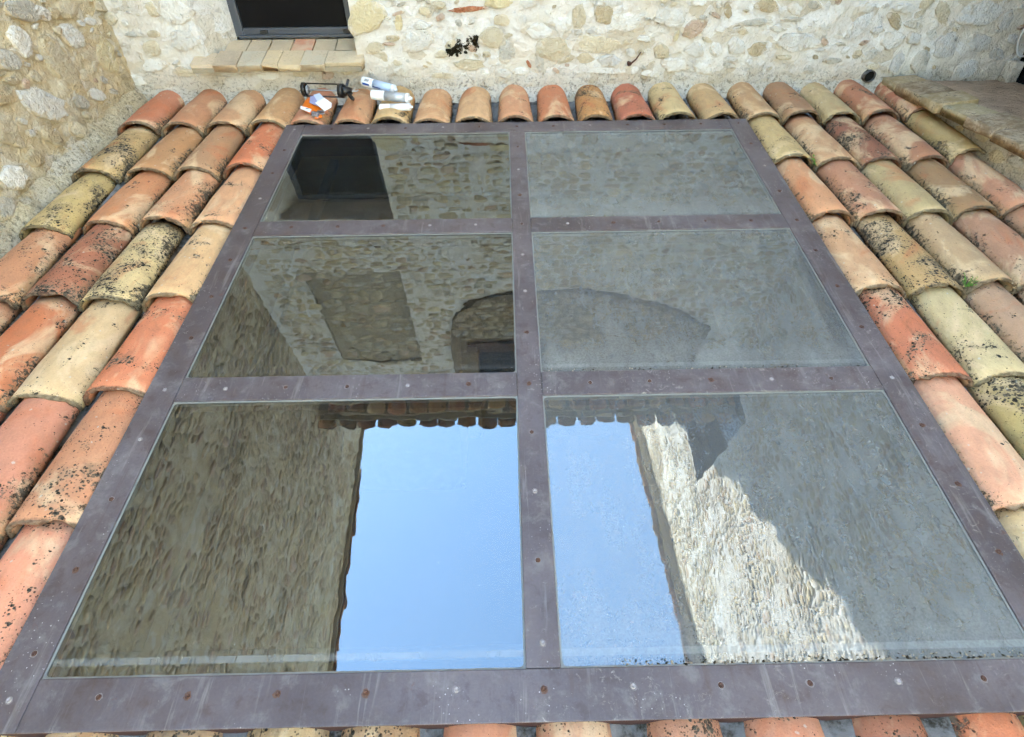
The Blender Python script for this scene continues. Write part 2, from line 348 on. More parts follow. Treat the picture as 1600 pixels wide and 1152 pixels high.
M_SHEET = mat_plain('grey_fibre_sheet', lin(190, 184, 174), 0.85, 0.2, 0.7, 17.0, 0.6, 0.0, 0.006)
def mat_sheet():
    t = NT('grey_fibre_sheet'); gp = t.new('ShaderNodeNewGeometry').outputs['Position']
    n1 = t.noise(gp, 9.0, 4, 0.7, 0.4); n2 = t.noise(gp, 55.0, 4, 0.75)
    c = t.mix(n2, lin(112, 108, 104), lin(148, 144, 140)); c = t.mix(t.math('MULTIPLY', t.ramp(n1, 0.40, 0.62), t.ramp(n2, 0.30, 0.62)), c, lin(62, 56, 44))
    return t.finish(c, 0.9, t.bump(n2, 0.7, 0.006), 0.15)
M_SHEET = mat_sheet()
M_MORTAR = mat_plain('grey_mortar_fillet', lin(158, 146, 124), 0.95, 0.1, 0.7, 26.0, 0.9, 0.0, 0.012)
M_ANTH = mat_plain('anthracite_paint', lin(66, 70, 78), 0.4, 0.5, 0.15, 40.0, 0.05)
M_DARK = mat_plain('unlit_room', (0.012, 0.011, 0.010, 1), 0.9, 0.1, 0.3, 4.0)  # near-black colour stands in for the shade inside rooms and holes
M_WIN = mat_window_glass()
M_BLACK = mat_plain('black_plastic', lin(26, 26, 27), 0.38, 0.5, 0.3, 60.0, 0.1)
M_WHITE = mat_plain('white_plastic', lin(232, 234, 236), 0.4, 0.5, 0.06, 30.0, 0.03)
M_PALEBLUE = mat_plain('pale_blue_sleeve', lin(186, 206, 232), 0.35, 0.5, 0.1, 30.0, 0.03)
M_GREYSLV = mat_plain('silver_grey_sleeve', lin(176, 180, 186), 0.3, 0.5, 0.15, 30.0, 0.05, 0.3)
M_BLUE = mat_plain('blue_print', lin(34, 78, 158), 0.4, 0.5, 0.1)
M_INK = mat_plain('black_ink', lin(30, 32, 38), 0.5, 0.4, 0.1)
M_ORANGE = mat_plain('orange_film', lin(244, 122, 22), 0.35, 0.5, 0.12, 20.0, 0.25)
M_PAPER = mat_plain('white_paper', lin(238, 238, 240), 0.75, 0.2, 0.05, 30.0, 0.1)
M_LILAC = mat_plain('lilac_card', lin(170, 170, 204), 0.6, 0.3, 0.1)
M_FOIL = mat_plain('crumpled_foil', lin(190, 186, 192), 0.25, 0.6, 0.5, 60.0, 0.8, 0.8)
M_MOSS = mat_plain('black_moss', lin(58, 52, 38), 0.95, 0.1, 0.8, 60.0, 1.0, 0.0, 0.02)
M_LEAF = mat_plain('weed_leaf', lin(96, 138, 52), 0.6, 0.3, 0.4, 80.0)
M_ROOM = mat_room('room_stone', lin(214, 202, 172, 0.97), lin(186, 166, 132, 0.97)); M_FLOOR = mat_room('room_floor', lin(92, 76, 62, 0.7), lin(80, 66, 54, 0.7), 1.6)
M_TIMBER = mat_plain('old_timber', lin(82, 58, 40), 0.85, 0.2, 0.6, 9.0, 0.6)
M_BEAM = mat_plain('pale_painted_steel', lin(112, 114, 116), 0.5, 0.4, 0.2, 8.0)
M_GROUND = mat_room('dry_ground', lin(168, 154, 128, 0.8), lin(140, 128, 104, 0.8), 0.5)
M_CABLE = mat_plain('white_cable', lin(214, 212, 206), 0.5, 0.4, 0.1)

# ------------------------------------------------------------------ ground
gb = MB(); gb.add([(-150, -150, -4.6), (150, -150, -4.6), (150, 150, -4.6), (-150, 150, -4.6)], [(0, 1, 2, 3)])
tag(put('ground', gb.mesh('ground', [M_GROUND])), kind='structure')

# ------------------------------------------------------------------ stone walls
SCOL = {'w': lin(236, 232, 224, 0.95), 'c': lin(222, 208, 180, 0.92), 'y': lin(228, 212, 172, 0.93), 't': lin(204, 186, 154, 0.92),
        'g': lin(208, 202, 190, 0.93), 'k': lin(222, 219, 214, 0.95), 'p': lin(214, 186, 164, 0.9), 'b': lin(190, 122, 88, 0.9)}
def stone_shape(seed):
    """an angular rubble stone lying in x/z with its face towards -y: outline ring, shoulder ring, inner ring, cap"""
    r = random.Random(seed); n = 17
    m = r.choice((4, 5, 5, 6)); cuts = [(2 * math.pi * (i + r.uniform(-.28, .28)) / m + seed, r.uniform(0.66, 0.98)) for i in range(m)]      # flat broken sides
    out = []
    for k in range(n):
        a = k * 2 * math.pi / n + r.uniform(-0.16, 0.16)
        q = min(r_ / max(0.15, math.cos(a - t_)) if math.cos(a - t_) > 0 else 9 for t_, r_ in cuts)
        out.append((a, min(q, 1.3) * r.uniform(0.86, 1.08)))
    tx, tz = r.uniform(-0.35, 0.35), r.uniform(-0.35, 0.35)
    v = []
    for sc, dep in ((1.03, 0.9), (1.0, -0.30), (0.93, -0.84), (0.50, -1.0)):
        for a, q in out:
            x, z = math.cos(a) * q * sc, math.sin(a) * q * sc
            v.append((x, dep + (r.uniform(-0.30, 0.26) + tx * x + tz * z if dep < 0 else 0), z))
    v.append((0, -1.02 + r.uniform(-0.1, 0.1), 0))
    f = []
    for i in range(3):
        for k in range(n): f.append((i * n + k, i * n + (k + 1) % n, (i + 1) * n + (k + 1) % n, (i + 1) * n + k))
    for k in range(n): f.append((3 * n + k, 3 * n + (k + 1) % n, 4 * n))
    return v, f
STONES = [stone_shape(100 + i) for i in range(16)]
def chip_shape(seed):
    r = random.Random(seed); n = 8; m = r.choice((4, 5, 5)); cuts = [(2 * math.pi * (i + r.uniform(-.25, .25)) / m + seed, r.uniform(0.74, 1.0)) for i in range(m)]; v = []
    for sc, dep in ((1.0, 0.1), (0.88, -0.85)):
        for k in range(n):
            a = k * 2 * math.pi / n + r.uniform(-.12, .12); q = min(1.3, min(r_ / max(0.15, math.cos(a - t_)) if math.cos(a - t_) > 0 else 9 for t_, r_ in cuts))
            v.append((math.cos(a) * q * sc, dep + (r.uniform(-.35, .3) if dep < 0 else 0), math.sin(a) * q * sc))
    v.append((0, -1.0, 0))
    return v, [(k, (k + 1) % n, n + (k + 1) % n, n + k) for k in range(n)] + [(n + k, n + (k + 1) % n, 2 * n) for k in range(n)]
CHIPS = [chip_shape(900 + i) for i in range(20)]
STONE_ME = [mesh_of('stone', v, f, [M_STONE], True) for v, f in STONES]
STONE_ME_L = [mesh_of('stone', v, f, [M_STONE_L], True) for v, f in STONES]

def place_stones(spec, parent, to_world, rnd, shapes=None):
    """each item: position along the wall, height, half length, half height, tilt, colour"""
    for it in spec.split(';'):
        a, z, s0, s1, ang, c = it.split(); a, z, s0, s1, ang = map(float, (a, z, s0, s1, ang))
        dep = min(0.018, 0.008 + 0.12 * s1)
        M = to_world @ Matrix.Translation((a, 0, z)) @ Matrix.Rotation(-rad(ang), 4, 'Y') @ Matrix.Diagonal((s0 * 1.16, dep, s1 * 1.20, 1))
        kk = rnd.uniform(0.86, 1.06); col = [x * kk for x in SCOL[c][:3]] + [1]
        put('brick' if c == 'b' else 'stone', rnd.choice(shapes or STONE_ME), parent, M, col)

def rubble(parent, to_world, a0, a1, z0, z1, skip, rnd, palette, top=None, lmin=0.10, lmax=0.24, tone=(0.5, 0.95), gap=0.6):
    """coursed rubble higher up and further along the wall, joined: too many to pick apart"""
    V = []; F = []; C = []; z = z0
    while z < z1:
        h = rnd.uniform(0.022, 0.06) if rnd.random() < 0.88 else rnd.uniform(0.07, 0.11); a = a0 + rnd.uniform(0, 0.1)
        while a < a1:
            L = rnd.uniform(lmin, lmax) * (0.6 + h * 4); cx = a + L / 2; cz = z + h / 2 + rnd.uniform(-0.012, 0.012)
            a += L + 0.004
            if skip(cx, cz, L / 2, h / 2) or (top and cz + h / 2 > top(cx)) or noise.noise(Vector((cx * 3.1, cz * 3.1, a0))) + rnd.uniform(-.35, .35) > gap: continue
            sv, sf = rnd.choice(CHIPS); b = len(V); dep = rnd.uniform(0.0025, 0.009); an = rnd.uniform(-0.22, 0.22); L *= rnd.uniform(.85, 1.15); h_ = h * rnd.uniform(.8, 1.25)
            M = to_world @ Matrix.Translation((cx, 0, cz)) @ Matrix.Rotation(an, 4, 'Y') @ Matrix.Diagonal((L * 0.5, dep, h_ * 0.5, 1))
            V += [M @ Vector(p) for p in sv]; F += [tuple(i + b for i in f) for f in sf]
            c = SCOL[rnd.choice(palette)]; k = rnd.uniform(*tone); C += [(c[0] * k, c[1] * k, c[2] * k, 1)] * len(sv)
        z += h + 0.004
    me = mesh_of('rubble', V, F, [M_RUBBLE], True)
    at = me.color_attributes.new('Col', 'FLOAT_COLOR', 'POINT')
    at.data.foreach_set('color', [x for c in C for x in c])
    o = put('rubble_stones', me, parent); o['kind'] = 'stuff'; return o

def lines(bounds, steps, snaps):
    out = []
    for (a, b), st in zip(zip(bounds[:-1], bounds[1:]), steps):
        n = max(1, round((b - a) / st)); out += [a + (b - a) * i / n for i in range(n)]
    out.append(bounds[-1])
    for s in snaps:
        i = min(range(len(out)), key=lambda k: abs(out[k] - s)); out[i] = s
    return sorted(set(out))
def wall_face(name, parent, mat, to_world, al, zl, holes, amp, seed, top=None, back=0.0):
    """a hand-plastered face in x/z at y = 0, facing -y, with openings left out"""
    mb = MB(); idx = {}
    def vid(i, k):
        if (i, k) not in idx:
            a, z = al[i], zl[k]
            if top: z = min(z, top(a))
            onh = any(abs(a - e) < 1e-6 and h[2] - 1e-6 <= z <= h[3] + 1e-6 for h in holes for e in h[:2]) or any(abs(z - e) < 1e-6 and h[0] - 1e-6 <= a <= h[1] + 1e-6 for h in holes for e in h[2:])
            y = 0.0 if onh else amp * (noise.noise(Vector((a * 7, seed, z * 7))) + 0.6 * noise.noise(Vector((a * 19, seed + 5, z * 19))) + 0.8 * noise.noise(Vector((a * 2, seed + 9, z * 2))) + 0.55 * noise.noise(Vector((a * 44, seed + 2, z * 44))))
            idx[(i, k)] = len(mb.v); mb.v.append(to_world @ Vector((a, y, z)))
        return idx[(i, k)]
    for i in range(len(al) - 1):
        for k in range(len(zl) - 1):
            ca, cz = (al[i] + al[i + 1]) / 2, (zl[k] + zl[k + 1]) / 2
            if any(h[0] < ca < h[1] and h[2] < cz < h[3] for h in holes): continue
            if top and zl[k] >= top(ca): continue
            mb.f.append((vid(i, k), vid(i + 1, k), vid(i + 1, k + 1), vid(i, k + 1))); mb.m.append(0)
    if back > 0:                      # the body of the wall behind the face
        A0, A1, Z0, Z1 = al[0], al[-1], zl[0], zl[-1]
        t0, t1 = (top(A0), top(A1)) if top else (Z1, Z1)
        q = [Vector(p) for p in ((A0, 0.0, Z0), (A1, 0.0, Z0), (A1, 0.0, t1), (A0, 0.0, t0), (A0, back, Z0), (A1, back, Z0), (A1, back, t1), (A0, back, t0))]
        mb.add([to_world @ p for p in q], [(4, 7, 6, 5), (0, 3, 7, 4), (1, 5, 6, 2), (3, 2, 6, 7)])
    return put(name, mb.mesh(name, [mat], True), parent)

# --- building across the top of the picture (faces the camera at y = 0.46)
FAR_Y = 0.46
W_FAR = Matrix.Translation((0, FAR_Y, 0))
far = empty('stone_building', (1.5, 0.46, -4.6), 'pale rubble stone building across the top, with a dark window above a brick sill', 'building')
win_lo = (-0.52, 0.32, 0.21, 1.06); win_up = (-0.52, 0.27, 1.62, 2.95); win_sm = (0.84, 1.38, 2.74, 3.28)
al = lines([-0.97, 4.15], [0.0125], [-0.52, 0.32, 0.27, 0.84, 1.38]); zl = lines([-0.13, 0.55, 3.72], [0.0115, 0.15], [0.21, 1.06, 1.62, 2.95, 2.74, 3.28])
wall_face('wall', far, M_WALL, W_FAR, al, zl, [win_lo, win_up, win_sm], 0.011, 3.1, back=0.0)
mb = MB()   # return walls, dark rooms, and an unseen tall rear block added for its shadow
mb.box(-0.97, 4.15, 1.65, 4.9, -0.1, 5.70); mb.box(-1.0, -0.972, 0.75, 1.65, -0.1, 3.7); mb.box(4.16, 4.19, 0.75, 1.65, -0.1, 3.7)
for k in range(24): mb.box(-0.9 + k * .21, -0.74 + k * .21, 1.55 + .02 * (k % 3), 1.9, 5.70, 5.74 + .03 * ((k * 7) % 5))  # jagged top shaped to roughen the edge of the cast shadow
put('unseen_back_wall', mb.mesh('unseen_back_wall', [M_WALL]), far)
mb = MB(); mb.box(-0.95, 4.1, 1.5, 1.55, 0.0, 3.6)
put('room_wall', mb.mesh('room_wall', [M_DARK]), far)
FARSPEC = """0.4 0.413 0.097 0.078 20 y;0.718 0.436 0.037 0.021 -6 c;0.574 0.384 0.038 0.022 78 y;0.694 0.371 0.047 0.019 1 w;0.672 0.307 0.081 0.051 3 w;0.533 0.312 0.04 0.014 -4 t;0.508 0.284 0.035 0.009 -4 p;0.47 0.225 0.032 0.02 -43 c;0.941 0.442 0.104 0.015 4 b;1.119 0.469 0.085 0.023 -1 y;1.265 0.467 0.044 0.023 -1 w;0.962 0.392 0.028 0.018 14 w;0.895 0.38 0.023 0.018 5 g;1.128 0.39 0.048 0.028 0 c;1.245 0.389 0.027 0.025 -52 w;1.329 0.336 0.074 0.04 -1 w;1.464 0.368 0.054 0.042 -14 w;1.549 0.397 0.065 0.039 -77 c;1.69 0.41 0.066 0.044 -6 t;1.695 0.468 0.101 0.019 -1 w;1.804 0.379 0.096 0.047 3 w;1.077 0.309 0.066 0.053 -8 c;1.157 0.252 0.052 0.048 88 g;0.943 0.181 0.092 0.029 0 c;1.406 0.249 0.109 0.06 -2 c;1.343 0.186 0.051 0.027 -76 g;1.491 0.2 0.045 0.02 16 c;1.664 0.274 0.118 0.042 -6 c;1.591 0.202 0.051 0.029 -3 c;1.73 0.188 0.074 0.032 -2 k;1.129 0.13 0.051 0.025 -1 w;1.232 0.142 0.042 0.021 -1 w;1.279 0.177 0.025 0.01 -56 b;1.698 0.139 0.128 0.016 -1 w;2.035 0.395 0.092 0.047 -8 w;2.178 0.336 0.067 0.046 31 p;2.092 0.306 0.03 0.013 77 y;2.348 0.421 0.034 0.021 -67 t;2.184 0.463 0.04 0.017 -4 w;2.553 0.442 0.057 0.033 -10 t;2.713 0.425 0.042 0.028 -18 w;2.955 0.417 0.036 0.023 -42 w;2.504 0.365 0.084 0.017 3 g;2.714 0.378 0.061 0.013 -2 g;2.019 0.232 0.049 0.037 -25 c;2.205 0.236 0.049 0.037 -19 w;2.326 0.241 0.043 0.032 -46 w;2.434 0.253 0.054 0.039 -19 w;2.556 0.239 0.055 0.035 14 t;2.774 0.267 0.123 0.046 -1 w;2.924 0.266 0.027 0.017 -38 p;3.08 0.335 0.084 0.044 50 k;3.014 0.255 0.031 0.011 -4 g;3.302 0.271 0.063 0.043 -6 w;3.275 0.366 0.049 0.028 -43 t;3.391 0.344 0.05 0.017 -12 g;3.42 0.279 0.036 0.03 -16 k;3.375 0.158 0.058 0.035 84 k;3.514 0.166 0.063 0.05 -76 g;2.11 0.164 0.063 0.038 1 w;2.271 0.145 0.05 0.032 -16 w;2.526 0.175 0.023 0.016 -16 w;2.417 0.189 0.041 0.013 2 w;3.305 0.425 0.063 0.028 -8 w;2.721 0.192 0.055 0.013 -2 c;3.518 0.402 0.07 0.036 -53 c;3.73 0.397 0.119 0.058 -2 k;3.891 0.359 0.054 0.036 -84 k;3.614 0.239 0.081 0.063 -75 k;3.799 0.252 0.063 0.047 -12 k;3.921 0.194 0.056 0.03 -16 k;3.792 0.123 0.064 0.048 10 k;-0.616 0.45 0.088 0.067 0 w;-0.598 0.319 0.072 0.056 19 w;-0.962 0.419 0.036 0.03 15 c;-0.874 0.346 0.036 0.013 -6 g;-0.798 0.281 0.051 0.043 19 c;-0.823 0.196 0.057 0.036 7 w;-0.658 0.158 0.06 0.027 -5 c;-0.944 0.122 0.045 0.032 1 w;-0.72 0.46 0.044 0.03 -82 c;-0.195 0.139 0.072 0.023 1 w;-0.013 0.144 0.054 0.02 1 c;0.242 0.15 0.045 0.02 -3 c;-0.391 0.148 0.072 0.021 1 w;0.424 0.267 0.046 0.031 7 c;0.792 0.231 0.036 0.019 1 c;1.91 0.296 0.039 0.015 -2 w;1.848 0.228 0.033 0.022 -25 w;2.326 0.337 0.025 0.015 -9 w;2.266 0.286 0.03 0.012 -18 c;2.643 0.334 0.045 0.018 -4 w;2.903 0.346 0.032 0.024 4 w;3.207 0.202 0.037 0.027 15 g;3 0.172 0.054 0.017 2 g;1.971 0.119 0.052 0.017 -2 w;0.783 0.124 0.064 0.015 0 c;3.505 0.302 0.029 0.026 -37 w;1.042 0.228 0.025 0.014 0 c;0.796 0.464 0.041 0.017 0 c;2.453 0.321 0.032 0.014 -4 c;2.801 0.442 0.039 0.019 -7 g;3.1 0.427 0.047 0.026 8 w"""
LEFTSPEC = """-0.251 0.44 0.069 0.055 -61 w;-0.031 0.513 0.057 0.033 -18 w;0.103 0.397 0.069 0.054 -32 w;-0.059 0.301 0.109 0.075 -50 c;-0.373 0.385 0.063 0.042 -8 g;-0.295 0.199 0.139 0.066 -27 w;0.091 0.136 0.062 0.031 -19 w;-0.577 0.159 0.068 0.057 -16 c;-0.505 0.021 0.051 0.037 -1 t;-0.672 0.003 0.069 0.052 -6 w;0.428 0.487 0.045 0.036 15 c;0.309 0.28 0.087 0.064 79 y;0.168 0.513 0.069 0.038 1 c;-0.143 0.54 0.097 0.049 -14 g;0.292 0.434 0.046 0.018 -9 w;-0.164 0.042 0.056 0.035 -24 c;-0.404 0.312 0.035 0.015 -11 t;-0.347 0.068 0.065 0.039 -39 t;-0.053 0.137 0.065 0.033 -21 g;-0.502 0.278 0.052 0.037 2 t;-0.792 -0.079 0.051 0.041 -5 g;0.285 0.358 0.029 0.023 -15 c;0.021 0.434 0.026 0.018 -12 c;-0.264 0.299 0.031 0.023 -43 c;0.059 0.233 0.037 0.029 -9 c;-0.254 0.118 0.039 0.02 -28 c;-0.549 0.097 0.026 0.019 -27 c;-0.05 0.076 0.036 0.017 -26 c;0.367 0.198 0.031 0.023 2 c;-0.187 0.361 0.021 0.013 -7 w;0.193 0.183 0.028 0.018 -19 g;-0.468 0.166 0.025 0.015 -24 w"""
rx = random.Random(51)
def filler(n, a0, a1, z0f, z1, avoid, taken):
    out = []
    for _ in range(n * 12):
        a, z, s0 = rx.uniform(a0, a1), 0, rx.uniform(.012, .042); z = rx.uniform(z0f(a), z1); s1 = s0 * rx.uniform(.35, .8)
        if avoid(a, z, s0) or any(abs(a - t[0]) < (s0 + t[2]) * .95 and abs(z - t[1]) < (s1 + t[3]) * 1.0 for t in taken): continue
        taken.append((a, z, s0, s1)); out.append('%.3f %.3f %.3f %.3f %d %s' % (a, z, s0, s1, rx.uniform(-30, 30), rx.choice('wwccgkpt')))
        if len(out) >= n: break
    return ';'.join(out)
tk = [tuple(map(float, i.split()[:4])) for i in FARSPEC.split(';')]
place_stones(FARSPEC + ';' + filler(110, -0.93, 4.05, lambda a: 0.13, 0.55, lambda a, z, s: -0.62 - s < a < 0.40 + s and z > 0.14, tk), far, W_FAR, random.Random(5))
def patch_z(x):                       # lower edge of the darker masonry high on the wall
    return 1.88 + (0.85 * (1 - max(0.0, 1 - ((1.56 - x) / 0.98) ** 3) ** (1 / 3)) if x < 1.56 else 0.50 * ((x - 1.56) / 1.4) ** 2)
def skip_far(cx, cz, hl, hh):
    return (0.55 < cx < 3.1 and cz + hh > patch_z(cx)) or any(cx + hl > w[0] - 0.01 and cx - hl < w[1] + 0.01 and cz + hh > w[2] - 0.005 and cz - hh < w[3] + 0.005 for w in (win_lo, win_sm)) or (win_up[0] < cx < win_up[1] and win_up[2] < cz < win_up[3])
rubble(far, W_FAR, -0.94, 4.1, 0.53, 3.62, skip_far, random.Random(11), 'wwcccytgkp', lmin=0.07, lmax=0.18, tone=(0.78, 1.06), gap=0.46)

def window(parent, rect, splay, depth, sill_z_in, label):
    """opening with splayed stone jambs, anthracite frame, dark pane; the sill is added by the caller"""
    x0, x1, z0, z1 = rect; y0 = FAR_Y; y1 = FAR_Y + depth
    mb = MB()
    n = 10
    def strip(p0, p1, q0, q1):            # a rough reveal surface
        vs_ = []
        for i in range(n + 1):
            for k in range(5):
                a = p0.lerp(p1, i / n); b = q0.lerp(q1, i / n); p = a.lerp(b, k / 4)
                w = 0.008 * noise.noise(p * 9) if 0 < i < n and 0 < k < 4 else 0
                vs_.append(p + Vector((w, 0, w)))
        mb.add(vs_, [(i * 5 + k, (i + 1) * 5 + k, (i + 1) * 5 + k + 1, i * 5 + k + 1) for i in range(n) for k in range(4)])
    V = Vector
    strip(V((x0, y0, z0 - .02)), V((x0, y0, z1)), V((x0 + splay, y1, z0 - .02)), V((x0 + splay, y1, z1)))
    strip(V((x1, y0, z0 - .02)), V((x1, y0, z1)), V((x1 - 0.03, y1, z0 - .02)), V((x1 - 0.03, y1, z1)))
    strip(V((x0, y0, z1)), V((x1, y0, z1)), V((x0, y1, z1)), V((x1, y1, z1)))
    strip(V((x0, y0 + .002, z0)), V((x1, y0 + .002, z0)), V((x0, y1 + .1, sill_z_in)), V((x1, y1 + .1, sill_z_in)))
    w = put('window', mb.mesh('window', [M_WALL], True), parent); w['label'] = label
    fx0, fx1, fz0 = x0 + splay, x1 - 0.032, sill_z_in
    fr = MB(); t = 0.045
    fr.box(fx0 - .02, fx0 + t, y1, y1 + .05, fz0, z1, .004); fr.box(fx1 - t, fx1 + .02, y1, y1 + .05, fz0, z1, .004)
    fr.box(fx0 + t, fx1 - t, y1 + .001, y1 + .05, fz0, fz0 + t, .004); fr.box(fx0 + t, fx1 - t, y1 + .001, y1 + .05, z1 - t, z1, .004)
    fr.box(fx0 + .02, fx1 - .02, y1 - .02, y1 + .0, fz0 - .004, fz0 + .012, .003)
    put('frame', fr.mesh('frame', [M_ANTH]), w)
    pb = MB(); pb.box(fx0 + t, fx1 - t, y1 + .02, y1 + .028, fz0 + t, z1 - t)
    put('pane', pb.mesh('pane', [M_WIN]), w)
    sb = MB()
    for x in (fx0 + 0.24 * (fx1 - fx0), fx0 + 0.93 * (fx1 - fx0)): sb.box(x - .022, x + .022, y1 - .012, y1 + .002, fz0 + .014, fz0 + .034, .003)
    put('drain_cap', sb.mesh('drain_cap', [M_BLACK]), w)
    return w
wl_ = window(far, win_lo, 0.115, 0.215, 0.292, 'dark window with an anthracite frame above a brick sill')
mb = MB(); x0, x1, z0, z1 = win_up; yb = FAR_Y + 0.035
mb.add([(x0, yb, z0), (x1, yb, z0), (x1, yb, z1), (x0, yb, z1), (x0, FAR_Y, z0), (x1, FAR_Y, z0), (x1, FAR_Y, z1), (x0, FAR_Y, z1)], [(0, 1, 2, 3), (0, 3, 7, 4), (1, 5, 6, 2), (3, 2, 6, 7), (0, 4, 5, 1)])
blk = put('blocked_window', mb.mesh('blocked_window', [M_MORTAR]), far); blk['label'] = 'former window filled in with stone, recess shade put into its darker colour'
rubble(blk, Matrix.Translation((0, yb, 0)), x0 + .02, x1 - .02, z0 + .02, z1 - .05, lambda *a: a[0] + a[2] > x1 or a[0] - a[2] < x0, random.Random(19), 'ttggctp', lmin=0.08, lmax=0.2, tone=(0.62, 1.0))  # recess is shallow, so its shade is put into darker stone tones
# darker patch of masonry with a bowed lower edge, and a small unglazed opening over a timber sill in it
mb = MB(); PY = FAR_Y - 0.035; n = 50; px_ = [0.58 + 2.45 * i / n for i in range(n + 1)]
px_ = sorted(set([0.84, 1.38] + [q for q in px_ if abs(q - .84) > .02 and abs(q - 1.38) > .02]))
for a, b in zip(px_[:-1], px_[1:]):
    ina = 0.84 - 1e-6 <= a and b <= 1.38 + 1e-6
    for lo, hi in ([(None, 2.74), (3.28, 3.60)] if ina else [(None, 3.60)]):
        za, zb = (patch_z(a), patch_z(b)) if lo is None else (lo, lo)
        mb.add([(a, PY, za), (b, PY, zb), (b, PY, hi), (a, PY, hi)], [(0, 1, 2, 3)])
    mb.add([(a, PY, patch_z(a)), (b, PY, patch_z(b)), (b, FAR_Y + .01, patch_z(b)), (a, FAR_Y + .01, patch_z(a))], [(0, 3, 2, 1)])
for x in (0.58, px_[-1]): mb.add([(x, PY, patch_z(x)), (x, FAR_Y + .01, patch_z(x)), (x, FAR_Y + .01, 3.6), (x, PY, 3.6)], [(0, 1, 2, 3)])
M_PATCH = mat_plain('dark_mortar', lin(116, 102, 82), 0.95, 0.1, 0.7, 12.0, 0.8, 0.0, 0.015)
pt = put('masonry_patch', mb.mesh('masonry_patch', [M_PATCH]), far); pt['label'] = 'darker masonry with a bowed lower edge'
rubble(pt, Matrix.Translation((0, PY, 0)), 0.60, 3.0, 1.9, 3.55, lambda cx, cz, hl, hh: cz - hh < patch_z(cx) + .01 or cx + hl > 3.02 or (cx + hl > .74 and cx - hl < 1.46 and cz + hh > 2.55 and cz - hh < 3.30), random.Random(43), 'tttggtc', lmin=0.07, lmax=0.2, tone=(0.34, 0.68))
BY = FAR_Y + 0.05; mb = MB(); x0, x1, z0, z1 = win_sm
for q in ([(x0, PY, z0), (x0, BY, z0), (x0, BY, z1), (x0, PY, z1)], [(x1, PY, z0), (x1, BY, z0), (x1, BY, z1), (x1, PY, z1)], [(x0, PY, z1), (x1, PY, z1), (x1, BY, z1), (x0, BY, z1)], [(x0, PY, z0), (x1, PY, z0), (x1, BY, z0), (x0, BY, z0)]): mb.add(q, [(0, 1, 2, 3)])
ws = put('window', mb.mesh('window', [M_TIMBER]), far); ws['label'] = 'small dark opening over a timber sill'  # timber brown puts the shade into the reveal colour
mb = MB(); mb.box(x0 - .01, x1 + .01, BY - .01, BY + .02, z0 - .01, z1 + .01); put('pane', mb.mesh('pane', [M_DARK]), ws)  # near-black sheet in place of the opening's unlit depth
mb = MB(); mb.box(x0 - .10, x1 + .10, PY - .035, PY + .10, z0 - .16, z0 - .004, .006); put('sill', mb.mesh('sill', [M_TIMBER]), ws)
# brick sill: a header course laid to fall, seven bricks, and a second row behind
rs = random.Random(21); sill_cols = [(208, 188, 160), (184, 164, 138), (196, 184, 160), (212, 188, 148), (206, 184, 148), (200, 186, 160), (212, 194, 162)]
def brick_mesh(sd):
    r = random.Random(sd); b = MB(); b.box(-.5, .5, -.5, .5, -.5, .5, .045)
    for v in b.v: v += Vector((r.uniform(-.02, .02), r.uniform(-.02, .02), r.uniform(-.05, .05)))
    return b.mesh('brick', [M_BRICK], True)
BR = [brick_mesh(i) for i in range(4)]
mb = MB(); mb.box(-0.575, 0.355, 0.375, 0.47, 0.168, 0.192); sill = put('sill', mb.mesh('sill', [M_MORTAR]), wl_)
edges = [-0.585, -0.46, -0.325, -0.19, -0.10, 0.02, 0.155, 0.362]
for i in range(len(edges) - 1):
    x0, x1 = edges[i] + .0015, edges[i + 1] - .0015; sl = math.atan2(0.077, 0.28)
    M = Matrix.Translation(((x0 + x1) / 2, 0.445, 0.212 + rs.uniform(-.002, .002))) @ Matrix.Rotation(sl, 4, 'X') @ Matrix.Rotation(rs.uniform(-.02, .02), 4, 'Z') @ Matrix.Diagonal((x1 - x0, 0.16 if i not in (0, 6) else 0.13, 0.036, 1))
    put('brick', BR[i % 4], sill, M, lin(*sill_cols[i])[:3] + (0.3,))
for i in range(6):
    x0 = -0.44 + i * 0.125; cc = (190, 170, 140) if i != 3 else (206, 146, 116)
    M = Matrix.Translation((x0 + 0.06, 0.595, 0.249)) @ Matrix.Rotation(math.atan2(0.077, 0.28), 4, 'X') @ Matrix.Diagonal((0.118, 0.135, 0.03, 1))
    put('brick', BR[i % 4], sill, M, lin(*cc)[:3] + (0.05,))
# moss plug, drain hole and a rusty nail in the wall
mb = MB(); r9 = random.Random(9)
for i in range(130):
    x = 0.909 + r9.uniform(-.09, .09); z = 0.267 + (x - .909) * .3 + r9.gauss(0, .017); s = r9.uniform(.006, .013)
    sv, sf = stone_shape(300 + i); s *= 1.0 if i % 9 else 0.7; mb.add([Vector((x, FAR_Y + r9.uniform(-.004, .010), z)) + Vector(p) * s for p in sv], sf, 0 if i % 9 else 1)
put('moss_clump', mb.mesh('moss_clump', [M_MOSS, M_MORTAR]), far)['label'] = 'clump of black moss in the wall joint'
mb = MB(); mb.tube([(3.235, 0.475, 0.094), (3.235, 0.434, 0.092)], 0.033, 16, False); mb.tube([(3.235, 0.475, 0.094), (3.235, 0.434, 0.092)], 0.028, 16, False)
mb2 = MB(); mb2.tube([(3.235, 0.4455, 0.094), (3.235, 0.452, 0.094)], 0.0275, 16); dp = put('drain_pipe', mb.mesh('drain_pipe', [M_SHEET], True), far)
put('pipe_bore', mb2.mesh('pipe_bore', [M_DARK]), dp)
mb = MB(); mb.tube([(1.84, 0.47, 0.18), (1.85, 0.43, 0.176), (1.875, 0.42, 0.20), (1.90, 0.43, 0.235)], [.006, .005, .004, .003], 6)
